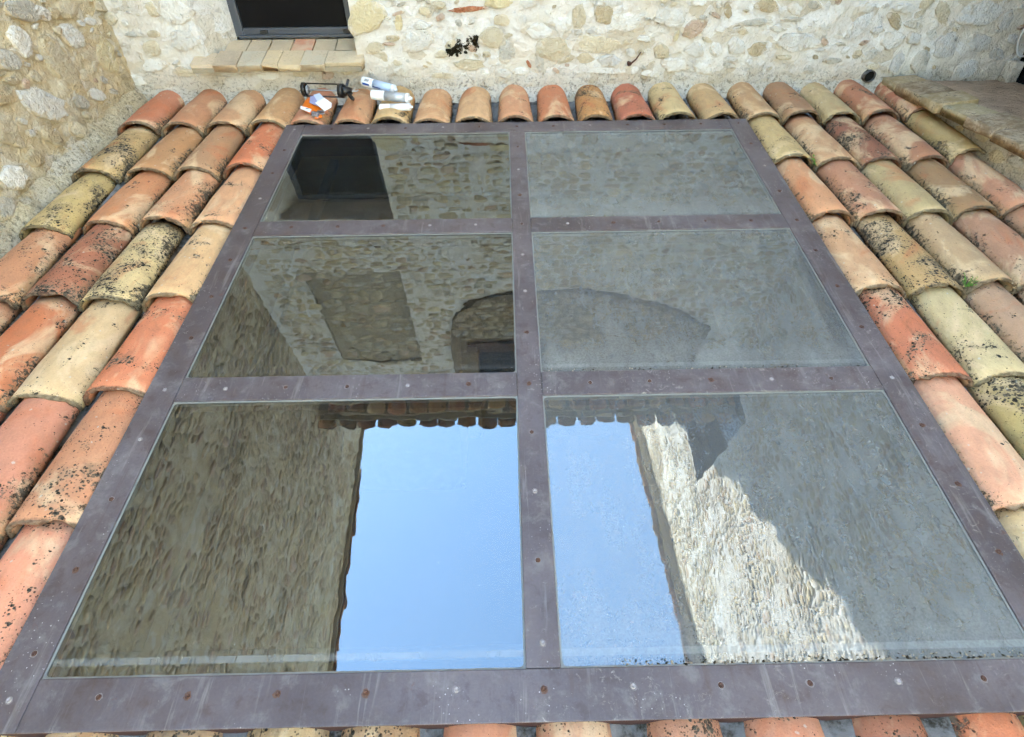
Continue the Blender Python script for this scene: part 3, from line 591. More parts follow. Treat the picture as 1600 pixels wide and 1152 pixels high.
mb.add([Vector((1.845, 0.44, .175)) + Vector(p) * .013 for p in STONES[3][0]], STONES[3][1])
put('rusty_hook', mb.mesh('rusty_hook', [M_SCREW]), far)

# tapered half-round tiles
def tile_mesh(name, seed, L=0.52, w0=0.205, w1=0.165, hgt=0.078, th=0.0105, nseg=14, nl=9):
    """cover tile: lower end at y = 0, upper end at y = L, crown up"""
    r = random.Random(seed); V = []; n = nseg + 1
    bend = r.uniform(-.004, .004); chips = [r.uniform(-.004, .004) + (0.012 if r.random() < .08 else 0) for _ in range(n)]
    for side in (0, 1):
        for j in range(nl + 1):
            y = L * j / nl; f = j / nl; w = w0 + (w1 - w0) * f; hh = hgt * (1 - 0.13 * f)
            for i in range(n):
                a = math.pi * i / nseg
                rx, rz = w / 2 - th * side, hh - th * side
                wob = 1 + 0.045 * noise.noise(Vector((math.cos(a) * 1.3, y * 5 + seed * 3.7, math.sin(a) * 1.3)))
                x = -math.cos(a) * rx * wob; z = (math.sin(a) ** 0.88) * rz * wob if i not in (0, nseg) else 0.0
                yy = y + (chips[i] if j == 0 else 0) + 0.004 * noise.noise(Vector((i * .7, seed * 2.1, 0))) * (j == 0)
                V.append((x + bend * math.sin(math.pi * f), yy, z + 0.003 * math.sin(math.pi * f)))
    F = []; o = (nl + 1) * n
    for j in range(nl):
        for i in range(nseg):
            a, b, c, d = j * n + i, j * n + i + 1, (j + 1) * n + i + 1, (j + 1) * n + i
            F.append((a, b, c, d)); F.append((o + a, o + d, o + c, o + b))
    for j in range(nl): F.append((j * n, (j + 1) * n, o + (j + 1) * n, o + j * n)); F.append((j * n + nseg, o + j * n + nseg, o + (j + 1) * n + nseg, (j + 1) * n + nseg))
    for i in range(nseg):
        F.append((i, o + i, o + i + 1, i + 1)); a = nl * n + i; F.append((a, a + 1, o + a + 1, o + a))
    me = mesh_of(name, V, F, [M_TILE], True)
    return me
TILES = [tile_mesh('tile', 40 + i) for i in range(8)]
def simple_tile(parent, M, col, lich=0.3):
    return put('tile', random.choice(TILES), parent, M, lin(*col)[:3] + (lich,))
TC = [(200, 140, 108), (206, 168, 124), (196, 150, 112), (188, 128, 98), (214, 190, 146), (176, 136, 104), (204, 132, 94)]

# eaves of that building: corbelled half-round course, then the overhanging roof
EZ = -0.415
eave = MB(); eave.box(-0.97, 4.15, 0.36, 0.75, 3.995 + EZ, 4.03 + EZ, .004); eave.box(-0.97, 4.15, 0.27, 0.75, 4.125 + EZ, 4.16 + EZ, .004)
ev = put('eaves', eave.mesh('eaves', [M_MORTAR]), far)
re_ = random.Random(31)
for k in range(23):
    x = -0.86 + k * 0.22
    for row, (yy, zz) in enumerate(((0.36, 3.915 + EZ), (0.27, 4.045 + EZ))):
        put('tile', TILES[k % 8], ev, Matrix.Translation((x + 0.11 * row + re_.uniform(-.01, .01), yy + re_.uniform(-.01, .01), zz)) @ Matrix.Diagonal((0.98, 0.55, 1, 1)), lin(*re_.choice(TC))[:3] + (0.5,))
rf = MB(); sl = 0.30
rf.add([(-1.0, 0.22, 4.19 + EZ), (4.15, 0.22, 4.19 + EZ), (4.15, 1.66, 4.19 + EZ + 1.44 * sl), (-1.0, 1.66, 4.19 + EZ + 1.44 * sl), (-1.0, 0.22, 4.165 + EZ), (4.15, 0.22, 4.165 + EZ), (4.15, 1.66, 4.165 + EZ), (-1.0, 1.66, 4.165 + EZ)],
       [(0, 1, 2, 3), (4, 5, 1, 0), (4, 7, 6, 5), (7, 3, 2, 6)])
roof_far = put('roof', rf.mesh('roof', [M_MORTAR]), far)
for k in range(23):
    for j in range(3):
        yj = 0.155 + j * 0.43 + re_.uniform(-.018, .018)
        M = Matrix.Translation((-0.87 + k * 0.22 + re_.uniform(-.012, .012), yj, 4.19 + EZ + (yj - .22) * sl + re_.uniform(-.006, .006))) @ Matrix.Rotation(math.atan(sl) - 0.03, 4, 'X')
        put('tile', TILES[(k * 3 + j) % 8], roof_far, M, lin(*re_.choice(TC))[:3] + (0.5,))

# --- building on the left (faces +x at x = -0.97): local a = y, face -y -> +x
W_LEFT = Matrix.Translation((-0.97, 0, 0)) @ Matrix(((0, -1, 0, 0), (1, 0, 0, 0), (0, 0, 1, 0), (0, 0, 0, 1)))
left = empty('stone_building', (-0.97, -2.0, -4.6), 'tan rubble stone building along the left edge beside the tiles', 'building')
al = lines([-5.0, -1.0, 0.52, 5.0], [0.2, 0.013, 0.5], []); zl = lines([-4.6, -0.3, 0.65, 5.42], [0.5, 0.013, 0.15], [])
wall_face('wall', left, M_WALL_L, W_LEFT, al, zl, [], 0.012, 8.3, back=4.0)
tk = [tuple(map(float, i.split()[:4])) for i in LEFTSPEC.split(';')]
place_stones(LEFTSPEC + ';' + filler(60, -0.95, 0.44, lambda a: a * math.tan(ALPHA) + 0.07, 0.62, lambda a, z, s: False, tk), left, W_LEFT, random.Random(15), STONE_ME_L)
def skip_left(cx, cz, hl, hh): return (cx > -0.80 and cz < 0.60) or (cz < -0.25 and cx > -3.5)
rubble(left, W_LEFT, -4.95, 0.44, -0.5, 5.36, skip_left, random.Random(13), 'tctypcptct', lmin=0.07, lmax=0.19, tone=(0.66, 1.06), gap=0.40)
ve = MB(); ve.box(-5.0, -0.925, -5.0, 4.9, 5.425, 5.475, .004); vg = put('roof', ve.mesh('roof', [M_MORTAR]), left)
for k in range(12):
    y = -4.9 + k * 0.43
    put('tile', TILES[k % 8], vg, Matrix.Translation((-0.985 + re_.uniform(-.012, .012), y, 5.47)) @ Matrix.Rotation(-0.05, 4, 'X'), lin(*re_.choice(TC))[:3] + (0.5,))

# --- building on the right (faces -x at x = 3.42) with a deep opening over a stone sill
W_RIGHT = Matrix.Translation((3.42, 0, 0)) @ Matrix(((0, 1, 0, 0), (-1, 0, 0, 0), (0, 0, 1, 0), (0, 0, 0, 1)))    # local a = -y
right = empty('stone_building', (3.42, -2.0, -4.6), 'tall stone building at the right edge above a worn brick ledge', 'building')
rake = lambda a: 6.45 - 0.32 * a
lowin = (-0.455, 0.80, 0.035, 1.45); hiwin = (-0.75, 0.22, 3.05, 4.75)
al = lines([-4.5, -0.6, 1.3, 5.0], [0.3, 0.035, 0.2], [-0.455, 0.80, -0.75, 0.22]); zl = lines([-4.6, -0.5, 0.2, 8.0], [0.5, 0.03, 0.15], [0.035, 1.45, 3.05, 4.75])
wall_face('wall', right, M_WALL, W_RIGHT, al, zl, [lowin, hiwin], 0.011, 6.7, top=rake)
mb = MB(); mb.box(8.0, 8.3, -5.0, 4.5, -4.6, 4.8); mb.box(3.6, 8.0, 4.4, 4.5, -4.6, 7.8); mb.box(3.45, 8.0, -5.0, -4.9, -4.6, 4.75)
put('unseen_back_wall', mb.mesh('unseen_back_wall', [M_WALL]), right)
def skip_right(cx, cz, hl, hh):
    return any(cx + hl > w[0] - 0.02 and cx - hl < w[1] + 0.02 and cz + hh > w[2] - 0.05 and cz - hh < w[3] + 0.02 for w in (lowin, hiwin)) or (cz < 0.05 and cx < 3)
rubble(right, W_RIGHT, -4.4, 4.95, 0.06, 7.9, skip_right, random.Random(17), 'wwccytgkp', top=rake, lmin=0.06, lmax=0.15, tone=(0.76, 1.08), gap=0.50)
rv = MB()
def slab(y0, y1, x0, x1, dz0, dz1):
    v = [(x, y, 6.45 + 0.32 * y + dz) for x in (x0, x1) for y in (y0, y1) for dz in (dz0, dz1)]
    rv.add(v, [(0, 1, 3, 2), (4, 6, 7, 5), (0, 4, 5, 1), (2, 3, 7, 6), (0, 2, 6, 4), (1, 5, 7, 3)])
slab(-5.2, 4.6, 3.30, 8.3, 0.0, 0.06)
vr = put('roof', rv.mesh('roof', [M_MORTAR]), right)
for k in range(22):
    y = -5.1 + k * 0.43
    put('tile', TILES[k % 8], vr, Matrix.Translation((3.32, y, 6.45 + 0.32 * y + 0.055)) @ Matrix.Rotation(math.atan(0.32) - 0.05, 4, 'X'), lin(*re_.choice(TC))[:3] + (0.5,))
# the deep opening: jambs, soffit, dark window at the back
mb = MB(); X0, X1 = 3.42, 4.10
mb.add([(X0, -.80, 0.03), (X1, -.80, 0.03), (X1, -.80, 1.45), (X0, -.80, 1.45), (X0, 0.52, 1.45), (X1, 0.52, 1.45)], [(0, 3, 2, 1), (3, 4, 5, 2)])
op = put('window', mb.mesh('window', [M_WALL]), right)
mb = MB(); mb.box(4.055, 4.10, -.80, 0.43, 0.03, 1.45); put('pane', mb.mesh('pane', [M_WIN]), op)
mb = MB(); mb.box(3.99, 4.05, 0.37, 0.45, 0.055, 0.17, .012); put('stone_stop', mb.mesh('stone_stop', [M_WALL]), op)
# the sill: a slab bed laid to fall with a worn brick nosing
mb = MB()
ny, nx = 30, 10; vs_ = []
for i in range(ny + 1):
    for k in range(nx + 1):
        y = 0.455 - 1.25 * i / ny; x = 3.40 + 0.71 * k / nx
        vs_.append((x, y, 0.062 + 0.014 * noise.noise(Vector((x * 6, y * 6, 2.2))) + 0.008 * noise.noise(Vector((x * 17, y * 17, 4.2)))))
mb.add(vs_, [(i * (nx + 1) + k, i * (nx + 1) + k + 1, (i + 1) * (nx + 1) + k + 1, (i + 1) * (nx + 1) + k) for i in range(ny) for k in range(nx)])
M_LEDGE = mat_plain('worn_ledge', lin(178, 150, 124), 0.92, 0.15, 1.0, 9.0, 1.0, 0.0, 0.03)
sl2 = put('sill', mb.mesh('sill', [M_LEDGE], True), op)
yy = 0.44; i = 0; r3 = random.Random(3)
while yy > -0.72:
    L = r3.uniform(0.13, 0.24)
    M = Matrix.Translation((3.405, yy - L / 2, 0.072 + r3.uniform(-.006, .006))) @ Matrix.Rotation(r3.uniform(-.12, .12), 4, 'Z') @ Matrix.Rotation(r3.uniform(-.14, -.02), 4, 'Y') @ Matrix.Diagonal((r3.uniform(.15, .2), L - .002, r3.uniform(.042, .06), 1))
    put('brick', BR[i % 4], sl2, M, lin(*r3.choice([(160, 136, 96), (140, 118, 86), (166, 146, 106), (132, 108, 80)]))[:3] + (1.0,)); yy -= L; i += 1
# upper opening with a dark casement
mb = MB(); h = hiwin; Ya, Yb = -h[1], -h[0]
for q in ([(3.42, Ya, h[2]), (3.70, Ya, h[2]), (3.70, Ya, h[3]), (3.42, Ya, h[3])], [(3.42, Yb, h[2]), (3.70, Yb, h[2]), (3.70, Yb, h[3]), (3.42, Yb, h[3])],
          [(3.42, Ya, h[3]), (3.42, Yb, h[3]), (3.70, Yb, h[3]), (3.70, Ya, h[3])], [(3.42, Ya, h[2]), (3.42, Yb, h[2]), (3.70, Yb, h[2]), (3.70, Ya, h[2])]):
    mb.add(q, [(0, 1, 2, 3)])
uw = put('window', mb.mesh('window', [M_TIMBER]), right)  # brown reveals carry the soffit's shade in their colour
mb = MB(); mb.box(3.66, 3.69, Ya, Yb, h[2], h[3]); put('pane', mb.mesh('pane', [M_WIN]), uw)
# stones under the sill
place_stones('0.35 0.0 0.05 0.02 0 c;0.62 -0.02 0.07 0.03 5 w;0.18 -0.01 0.03 0.015 10 y;0.80 -0.04 0.06 0.04 -5 k;0.48 -0.045 0.05 0.03 0 c;0.98 -0.05 0.07 0.04 8 w', right, W_RIGHT, random.Random(2))

# ------------------------------------------------------------------ the house with the tiled roof and the room below
house = empty('courtyard_house', (1.2, -1.3, -4.6), 'low house whose shallow roof is laid with mottled terracotta barrel tiles', 'house')
def sheet(u0, u1, d0, d1):
    """corrugated underlay that shows as grey valleys between the tiles"""
    mb = MB(); nu = max(2, int((u1 - u0) / 0.018)); V = []
    for d in (d0, (d0 + d1) / 2, d1):
        for i in range(nu + 1):
            u = u0 + (u1 - u0) * i / nu; V.append(rp(u, d, -0.082 + 0.010 * math.sin(u * 2 * math.pi / 0.109)))
    mb.add(V, [(j * (nu + 1) + i, j * (nu + 1) + i + 1, (j + 1) * (nu + 1) + i + 1, (j + 1) * (nu + 1) + i) for j in range(2) for i in range(nu)])
    for d in (d0, d1): pass
    mb.add([rp(u, d, h) for h in (-0.10, -0.14) for u, d in ((u0, d0), (u1, d0), (u1, d1), (u0, d1))], [(0, 3, 2, 1), (4, 5, 6, 7), (0, 1, 5, 4), (1, 2, 6, 5), (2, 3, 7, 6), (3, 0, 4, 7)])
    return mb
mb = MB()
for a in ((-1.0, 0.05, -3.3, 0.48), (2.35, 3.46, -3.3, 0.48), (0.05, 2.35, -0.05, 0.48), (0.05, 2.35, -3.3, -2.64)):
    s_ = sheet(*a); mb.add(s_.v, s_.f)
roof = put('roof', mb.mesh('roof', [M_SHEET]), house)
rows = [0.005, -0.45, -0.89, -1.355, -1.80, -2.24, -2.70, -3.14]
COLS = {-0.80: 'L4', -0.553: 'L3', -0.325: 'L2', -0.100: 'L1', 2.512: 'R1', 2.722: 'R2', 2.930: 'R3', 3.143: 'R4', 3.345: 'R5'}
TINT = {'L4': [(200, 136, 106, .05), (202, 178, 124, .9), (206, 188, 126, .8), (206, 150, 110, .6), (190, 140, 104, .5), (200, 150, 112, .4), (206, 150, 116, .4), (200, 140, 100, .5)],
        'L3': [(196, 146, 110, .1), (196, 152, 106, .2), (210, 152, 108, .2), (176, 110, 82, .95), (204, 124, 80, .5), (214, 146, 118, .3), (210, 150, 120, .4), (200, 140, 100, .5)],
        'L2': [(206, 164, 124, .1), (190, 152, 114, .3), (214, 162, 122, .65), (222, 206, 152, 1.0), (222, 198, 152, .35), (212, 148, 120, .3), (216, 160, 120, .5), (200, 150, 110, .6)],
        'L1': [(206, 168, 120, .1), (216, 130, 90, .4), (226, 178, 134, .35), (226, 192, 142, .3), (220, 136, 96, .6), (208, 150, 112, .75), (234, 162, 128, .45), (210, 140, 100, .6)],
        'R1': [(196, 164, 122, .1), (208, 190, 136, .5), (222, 168, 124, .1), (212, 172, 130, .45), (206, 126, 92, .75), (230, 176, 142, .15), (214, 190, 140, .5), (200, 150, 110, .5)],
        'R2': [(172, 138, 106, .4), (202, 164, 124, .3), (192, 144, 114, .4), (196, 168, 114, .95), (214, 202, 154, .5), (188, 174, 114, .95), (196, 170, 120, .6), (200, 150, 110, .5)],
        'R3': [(196, 182, 138, .2), (152, 98, 78, .85), (196, 182, 134, .3), (198, 174, 134, .3), (192, 162, 132, .4), (190, 160, 120, .6), (190, 150, 120, .5), (200, 150, 110, .5)],
        'R4': [(186, 128, 98, .3), (182, 134, 104, .3), (166, 136, 98, .3), (190, 148, 118, .2), (190, 150, 120, .4), (180, 150, 120, .4), (190, 150, 110, .5), (200, 150, 110, .5)],
        'R5': [(182, 118, 92, .1), (184, 166, 114, .2), (204, 150, 118, .2), (190, 150, 120, .3), (190, 150, 120, .3), (190, 150, 120, .3), (190, 150, 120, .3), (190, 150, 120, .3)]}
rt = random.Random(77)
def lay(u, d, tint, up=0.0, sx=1.0, yaw=None, tilt=0.046):
    M = RM @ Matrix.Translation((u + rt.uniform(-.006, .006), d + rt.uniform(-.012, .012), -0.056 + up + rt.uniform(-.002, .004))) @ Matrix.Rotation(rt.uniform(-.014, .014) if yaw is None else yaw, 4, 'Z') \
        @ Matrix.Rotation(-tilt, 4, 'X') @ Matrix.Rotation(rt.uniform(-.05, .05), 4, 'Y') @ Matrix.Diagonal((sx * rt.uniform(.95, 1.05), rt.uniform(.98, 1.02), rt.uniform(.90, 1.08), 1))
    return put('tile', rt.choice(TILES), roof, M, clay(tint))
for u, nm in COLS.items():
    for k, d in enumerate(rows):
        wob = 0.012 * math.sin(k * 1.7 + u * 5)
        if nm == 'R5': lay(u + 0.02, d + 0.03, TINT[nm][k], 0.004, 0.82)
        else: lay(u + wob * 0.4, d + wob, TINT[nm][k], 0.0, 1.06 if nm[0] == 'L' else 1.0)
TOP = [(0.099, (208, 148, 116, .1)), (0.317, (220, 172, 128, .05)), (0.531, (216, 188, 132, .15)), (0.752, (214, 172, 128, .1)), (0.971, (220, 186, 142, .1)), (1.193, (214, 164, 126, .25)),
       (1.414, (206, 136, 98, .25)), (1.621, (202, 154, 96, .95)), (1.841, (194, 120, 96, .6)), (2.058, (216, 202, 152, .4)), (2.290, (200, 176, 130, .15))]
for u, c in TOP: lay(u, 0.008, c, 0.0, 1.0)
BOT = [(-0.02, (206, 188, 140, .9)), (0.195, (206, 166, 118, .9)), (0.415, (200, 170, 130, 1.0)), (0.63, (206, 180, 130, .9)), (0.85, (196, 160, 116, 1.0)), (1.05, (214, 150, 116, .5)), (1.265, (206, 150, 116, .8)), (1.50, (204, 150, 118, .8)),
       (1.725, (206, 150, 120, .5)), (1.945, (168, 110, 84, .9)), (2.165, (214, 130, 88, .7)), (2.34, (186, 170, 110, 1.0))]
for u, c in BOT: lay(u, -3.14, c, -0.030, 1.02)
# mortar fillets along both walls
def fillet(pts, hgt, wid, nrm):
    mb = MB(); V = []; n = len(pts)
    for p in pts:
        w = 1 + 0.35 * noise.noise(Vector((p[0] * 9, p[1] * 9, 1)))
        a = Vector(p)
        V += [a + Vector((0, 0, hgt * w)), a + Vector(nrm) * wid * 0.45 * w + Vector((0, 0, hgt * 0.40)), a + Vector(nrm) * wid * w + Vector((0, 0, -0.05))]
    mb.add(V, [(i * 3 + k, i * 3 + k + 1, (i + 1) * 3 + k + 1, (i + 1) * 3 + k) for i in range(n - 1) for k in range(2)])
    return mb
pts = [rp(-0.985, 0.47 - 3.6 * i / 120, -0.03) for i in range(121)]
put('mortar_fillet', fillet(pts, 0.070, 0.085, (1, 0, 0)).mesh('mortar_fillet', [M_WALL_L], True), house)
pts = [rp(-0.98 + 4.5 * i / 150, 0.478, -0.04) for i in range(151)]
put('mortar_fillet', fillet(pts, 0.05, 0.06, (0, -1, 0)).mesh('mortar_fillet', [M_WALL], True), house)

# the room under the glass: walls, arch recess with a low opening under a timber, floor, ceiling past the glass
mb = MB()
RX0, RX1, RY1, RY0, FZ = -0.60, 3.08, 1.0, -3.05, -4.3
ztop = lambda y: min(y, 0.3) * math.tan(ALPHA) - 0.13
mb.box(RX0 - 0.3, RX0, RY0 - .25, RY1 + .1, FZ - .2, -0.70); mb.box(RX1, RX1 + 0.3, RY0 - .25, RY1 + .1, FZ - .2, -0.70); mb.box(RX0 + .001, RX1 - .001, RY0 - .25, RY0, FZ - .2, -0.70)
def wedge(x0, x1, y0, y1):            # walls carried up to the underside of the roof
    v = [(x, y, z) for x in (x0, x1) for y in (y0, y1) for z in (-0.70, ztop(y))]
    mb.add(v, [(0, 1, 3, 2), (4, 6, 7, 5), (0, 4, 5, 1), (2, 3, 7, 6), (1, 5, 7, 3)])
wedge(RX0 - .3, RX0, RY0 - .25, RY1 + .1); wedge(RX1, RX1 + .3, RY0 - .25, RY1 + .1); wedge(RX0 + .001, RX1 - .001, RY0 - .25, RY0)
put('inner_wall', mb.mesh('inner_wall', [M_ROOM]), house)
AX, AH, AZ, AR = 1.62, 1.0, -1.95, 0.32
mb = MB(); xs = [RX0] + [AX - AH + 2 * AH * i / 28 for i in range(29)] + [RX1]
def az(x): return AZ + AR * math.sqrt(max(0, 1 - ((x - AX) / AH) ** 2))
for a, b in zip(xs[:-1], xs[1:]):
    inside = a >= AX - AH - 1e-6 and b <= AX + AH + 1e-6
    za, zb = (az(a), az(b)) if inside else (FZ, FZ)
    mb.add([(a, RY1, za), (b, RY1, zb), (b, RY1, -0.12), (a, RY1, -0.12)], [(0, 1, 2, 3)])
    if inside: mb.add([(a, RY1, za), (b, RY1, zb), (b, RY1 + .8, zb), (a, RY1 + .8, za)], [(0, 3, 2, 1)])
for x in (AX - AH, AX + AH): mb.add([(x, RY1, FZ), (x, RY1 + .8, FZ), (x, RY1 + .8, AZ), (x, RY1, AZ)], [(0, 1, 2, 3)])
DX0, DX1, DZ = 0.80, 1.45, -2.82
for q in ((AX - AH, DX0, FZ, -1.5), (DX1, AX + AH, FZ, -1.5), (DX0, DX1, DZ, -1.5)): mb.add([(q[0], RY1 + .799, q[2]), (q[1], RY1 + .799, q[2]), (q[1], RY1 + .799, q[3]), (q[0], RY1 + .799, q[3])], [(0, 1, 2, 3)])
put('inner_wall', mb.mesh('inner_wall', [M_ROOM]), house)
mb = MB(); mb.box(DX0 - .10, DX1 + .10, RY1 + .76, RY1 + .90, DZ - .01, DZ + .07, .006); put('lintel', mb.mesh('lintel', [M_TIMBER]), house)
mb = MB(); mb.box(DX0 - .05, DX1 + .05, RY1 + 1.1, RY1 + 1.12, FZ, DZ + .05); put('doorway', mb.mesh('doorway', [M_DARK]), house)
mb = MB(); mb.box(RX0, RX1, RY0, RY1 + 1.1, FZ - .05, FZ); put('floor', mb.mesh('floor', [M_FLOOR]), house)
mb = MB(); mb.box(RX0, RX1, 0.0, RY1 + .1, -0.165, -0.135); put('ceiling', mb.mesh('ceiling', [M_TIMBER]), house)

# ------------------------------------------------------------------ the skylight
sk = empty('skylight', rp(1.2, -1.343, -0.08), 'large brown-grey steel framed skylight with six glass panes set into the tiled roof', 'skylight')
US = [0.0, 0.100, 1.160, 1.238, 2.300, 2.400]; DS = [0.0, -0.105, -0.869, -0.967, -1.726, -1.822, -2.588, -2.690]
def bar(u0, u1, d0, d1):
    mb = MB(); g = 0.0004; mb.box(u0 + g, u1 - g, d1 + g, d0 - g, -0.007, 0.0, 0.0022, RM); me = mb.mesh('frame_bar', [M_FRAME])
    return put('frame_bar', me, sk)
bar(US[0], US[1], DS[0], DS[7]); bar(US[4], US[5], DS[0], DS[7])
bar(US[1], US[4], DS[0], DS[1]); bar(US[1], US[4], DS[6], DS[7])
bar(US[2], US[3], DS[1], DS[6])
for r_ in (1, 2):
    bar(US[1], US[2], DS[2 * r_], DS[2 * r_ + 1]); bar(US[3], US[4], DS[2 * r_], DS[2 * r_ + 1])
for u0, u1, d0, d1 in ((.006, .05, -.006, -2.684), (2.35, 2.394, -.006, -2.684), (.05, 2.35, -.006, -.05), (.05, 2.35, -2.64, -2.684)):
    mb = MB(); mb.box(u0, u1, d1, d0, -0.15, -0.0075, 0, RM); put('curb', mb.mesh('curb', [M_CURB]), sk)
# glazing bars below the plates
mb = MB(); mb.box(1.176, 1.222, -2.64, -.05, -0.09, -0.030, 0, RM); put('glazing_bar', mb.mesh('glazing_bar', [M_FRAME]), sk)
for d in (-0.918, -1.774):
    for a, b in ((.05, 1.175), (1.223, 2.35)):
        mb = MB(); mb.box(a, b, d - .023, d + .023, -0.09, -0.030, 0, RM); put('glazing_bar', mb.mesh('glazing_bar', [M_FRAME]), sk)
DUST = {(0, 0): 0.025, (0, 1): 0.23, (1, 0): 0.035, (1, 1): 0.23, (2, 0): 0.03, (2, 1): 0.22}
for r_ in range(3):
    for c_ in range(2):
        u0, u1 = US[1 + 2 * c_], US[2 + 2 * c_]; d0, d1 = DS[1 + 2 * r_], DS[2 + 2 * r_]; uc, dc = (u0 + u1) / 2, (d0 + d1) / 2
        M = RM @ Matrix.Translation((uc, dc, -0.0085)); hw, hh = (u1 - u0) / 2 + .010, (d0 - d1) / 2 + .010
        mb = MB(); mb.add([(-hw, -hh, 0), (hw, -hh, 0), (hw, hh, 0), (-hw, hh, 0)], [(0, 1, 2, 3)], 0)
        mb.add([(-hw, -hh, -.006), (hw, -hh, -.006), (hw, hh, -.006), (-hw, hh, -.006), (-hw, -hh, 0), (hw, -hh, 0), (hw, hh, 0), (-hw, hh, 0)],
               [(0, 1, 5, 4), (1, 2, 6, 5), (2, 3, 7, 6), (3, 0, 4, 7)], 2)
        pane = put('pane', mb.mesh('pane', [M_GLASS, M_CLEAR, M_EDGE]), sk, M, (DUST[(r_, c_)], {(2, 0): 0.24, (2, 1): 0.16, (1, 0): 0.05, (1, 1): 0.08}.get((r_, c_), 0.03), 0, 1))
        pane['label'] = ('clear' if c_ == 0 else 'dust-hazed') + ' glass pane'
        # spacer between the two sheets, and the sealant bead on top
        iw, ih = (u1 - u0) / 2, (d0 - d1) / 2
        def ring(name, mat, o, i, z0, z1, rc, wob=0.0):
            mb = MB(); P = []
            def loop(x, y, r):
                out = []
                for cx, cy, a0 in ((x - r, y - r, 0), (-(x - r), y - r, 90), (-(x - r), -(y - r), 180), (x - r, -(y - r), 270)):
                    out += [(cx + r * math.cos(rad(a0 + 22.5 * k)), cy + r * math.sin(rad(a0 + 22.5 * k))) for k in range(5)]
                # subdivide the straight sides
                fin = []
                for q in range(len(out)):
                    a, b = out[q], out[(q + 1) % len(out)]; L = math.hypot(a[0] - b[0], a[1] - b[1]); m = max(1, int(L / 0.03)) if wob else 1
                    m = 24 if L > 0.3 and wob else 1
                    fin += [(a[0] + (b[0] - a[0]) * s / m, a[1] + (b[1] - a[1]) * s / m) for s in range(m)]
                return fin
            lo = loop(iw + o, ih + o, max(.001, rc)); li = loop(iw - i, ih - i, rc); n = len(lo)
            V = [(x, y, z1) for x, y in lo]
            for q, (x, y) in enumerate(li):
                k = 1 + wob * noise.noise(Vector((x * 23 + uc * 5, y * 23 + dc * 7, 0))); V.append((x * (1 - .004 * (k - 1)), y * (1 - .006 * (k - 1)), z1 - 0.0012))
            V += [(x, y, z0) for x, y in li]
            mb.add(V, [(q, (q + 1) % n, n + (q + 1) % n, n + q) for q in range(n)] + [(n + q, n + (q + 1) % n, 2 * n + (q + 1) % n, 2 * n + q) for q in range(n)])
            return put(name, mb.mesh(name, [mat], False), pane, M)
        ring('sealant', M_SEAL, 0.004, 0.004, 0.0004, 0.0035, 0.010, 1.0)
        ring('spacer', M_SPACER, 0.008, 0.002, -0.017, -0.0015, 0.004)
        mb = MB(); mb.add([(-hw, -hh, -.031), (hw, -hh, -.031), (hw, hh, -.031), (-hw, hh, -.031)], [(0, 1, 2, 3)]); put('inner_sheet', mb.mesh('inner_sheet', [M_CLEAR]), pane, M)
def grit(pane_uv, n, seed, mats):
    (u0, u1), d = pane_uv; r = random.Random(seed); g = MB()
    for i in range(n):
        k = r.random() ** 2; u = r.uniform(u0 + .02, u1 - .02)
        if noise.noise(Vector((u * 4.3, seed, 0))) < -0.12: continue
        sz = r.uniform(.001, .0028) * (1.4 - k); sv, sf = STONES[r.randrange(16)]; c = Vector((u, d + .003 + .016 * k, -.0078))
        q = Matrix.Rotation(r.uniform(0, 6), 3, 'Z')
        g.add([RM @ (c + q @ Vector((p[0] * sz * 1.5, p[2] * sz, -p[1] * sz * .5))) for p in sv], sf, r.randrange(2))
    return g.mesh('grit', mats)
for uv, n_, sd in ((((1.24, 2.298), DS[6]), 300, 3), (((1.24, 2.298), DS[4]), 70, 4)):
    o = put('grit', grit(uv, n_, sd, [M_MOSS, M_MORTAR]), sk); o['kind'] = 'stuff'
# pale steel rails that carry the lining under the glass
for u0, u1, d0, d1 in ((.213, .255, -.10, -2.60), (2.17, 2.212, -.10, -2.60)):
    mb = MB(); mb.box(u0, u1, d1, d0, -0.17, -0.14, .003, RM); put('lining_rail', mb.mesh('lining_rail', [M_BEAM]), sk)
for d in (-0.40, -2.505):
    mb = MB(); mb.box(.1, 2.3, d - .015, d + .015, -0.20, -0.172, .003, RM); put('lining_rail', mb.mesh('lining_rail', [M_BEAM]), sk)
# screws
sm = MB(); n = 10
V = [(0.0066 * math.cos(k * 2 * math.pi / n), 0.0066 * math.sin(k * 2 * math.pi / n), 0.0) for k in range(n)] + [(0.0046 * math.cos(k * 2 * math.pi / n), 0.0046 * math.sin(k * 2 * math.pi / n), 0.0026) for k in range(n)] + [(0, 0, 0.0008)]
sm.add(V, [(k, (k + 1) % n, n + (k + 1) % n, n + k) for k in range(n)] + [(n + k, n + (k + 1) % n, 2 * n) for k in range(n)])
M_HALO = mat_plain('rust_bloom', lin(104, 78, 66), 0.8, 0.2, 0.6, 180.0, 0.3); M_HALO_N = mat_plain('worn_paint', lin(122, 112, 110), 0.6, 0.4, 0.6, 180.0, 0.3)
SC = []
for i_ in range(8):
    r_ = random.Random(700 + i_); q_ = MB(); q_.v = list(sm.v); q_.f = list(sm.f); q_.m = [0] * len(sm.f)
    hv = [((r_.uniform(.0062, .0098)) * math.cos(k * 2 * math.pi / 14), r_.uniform(.0062, .0098) * math.sin(k * 2 * math.pi / 14) * (1.0 if k < 7 else 1.25), 0.00035) for k in range(14)]
    q_.add(hv, [tuple(range(14))], 1)
    SC.append(q_.mesh('screw', [M_SCREW, M_HALO] if i_ < 4 else [M_SCREW_N if i_ % 2 else M_SCREW, M_HALO_N]))
us = [0.056 + 0.1907 * i for i in range(13)]
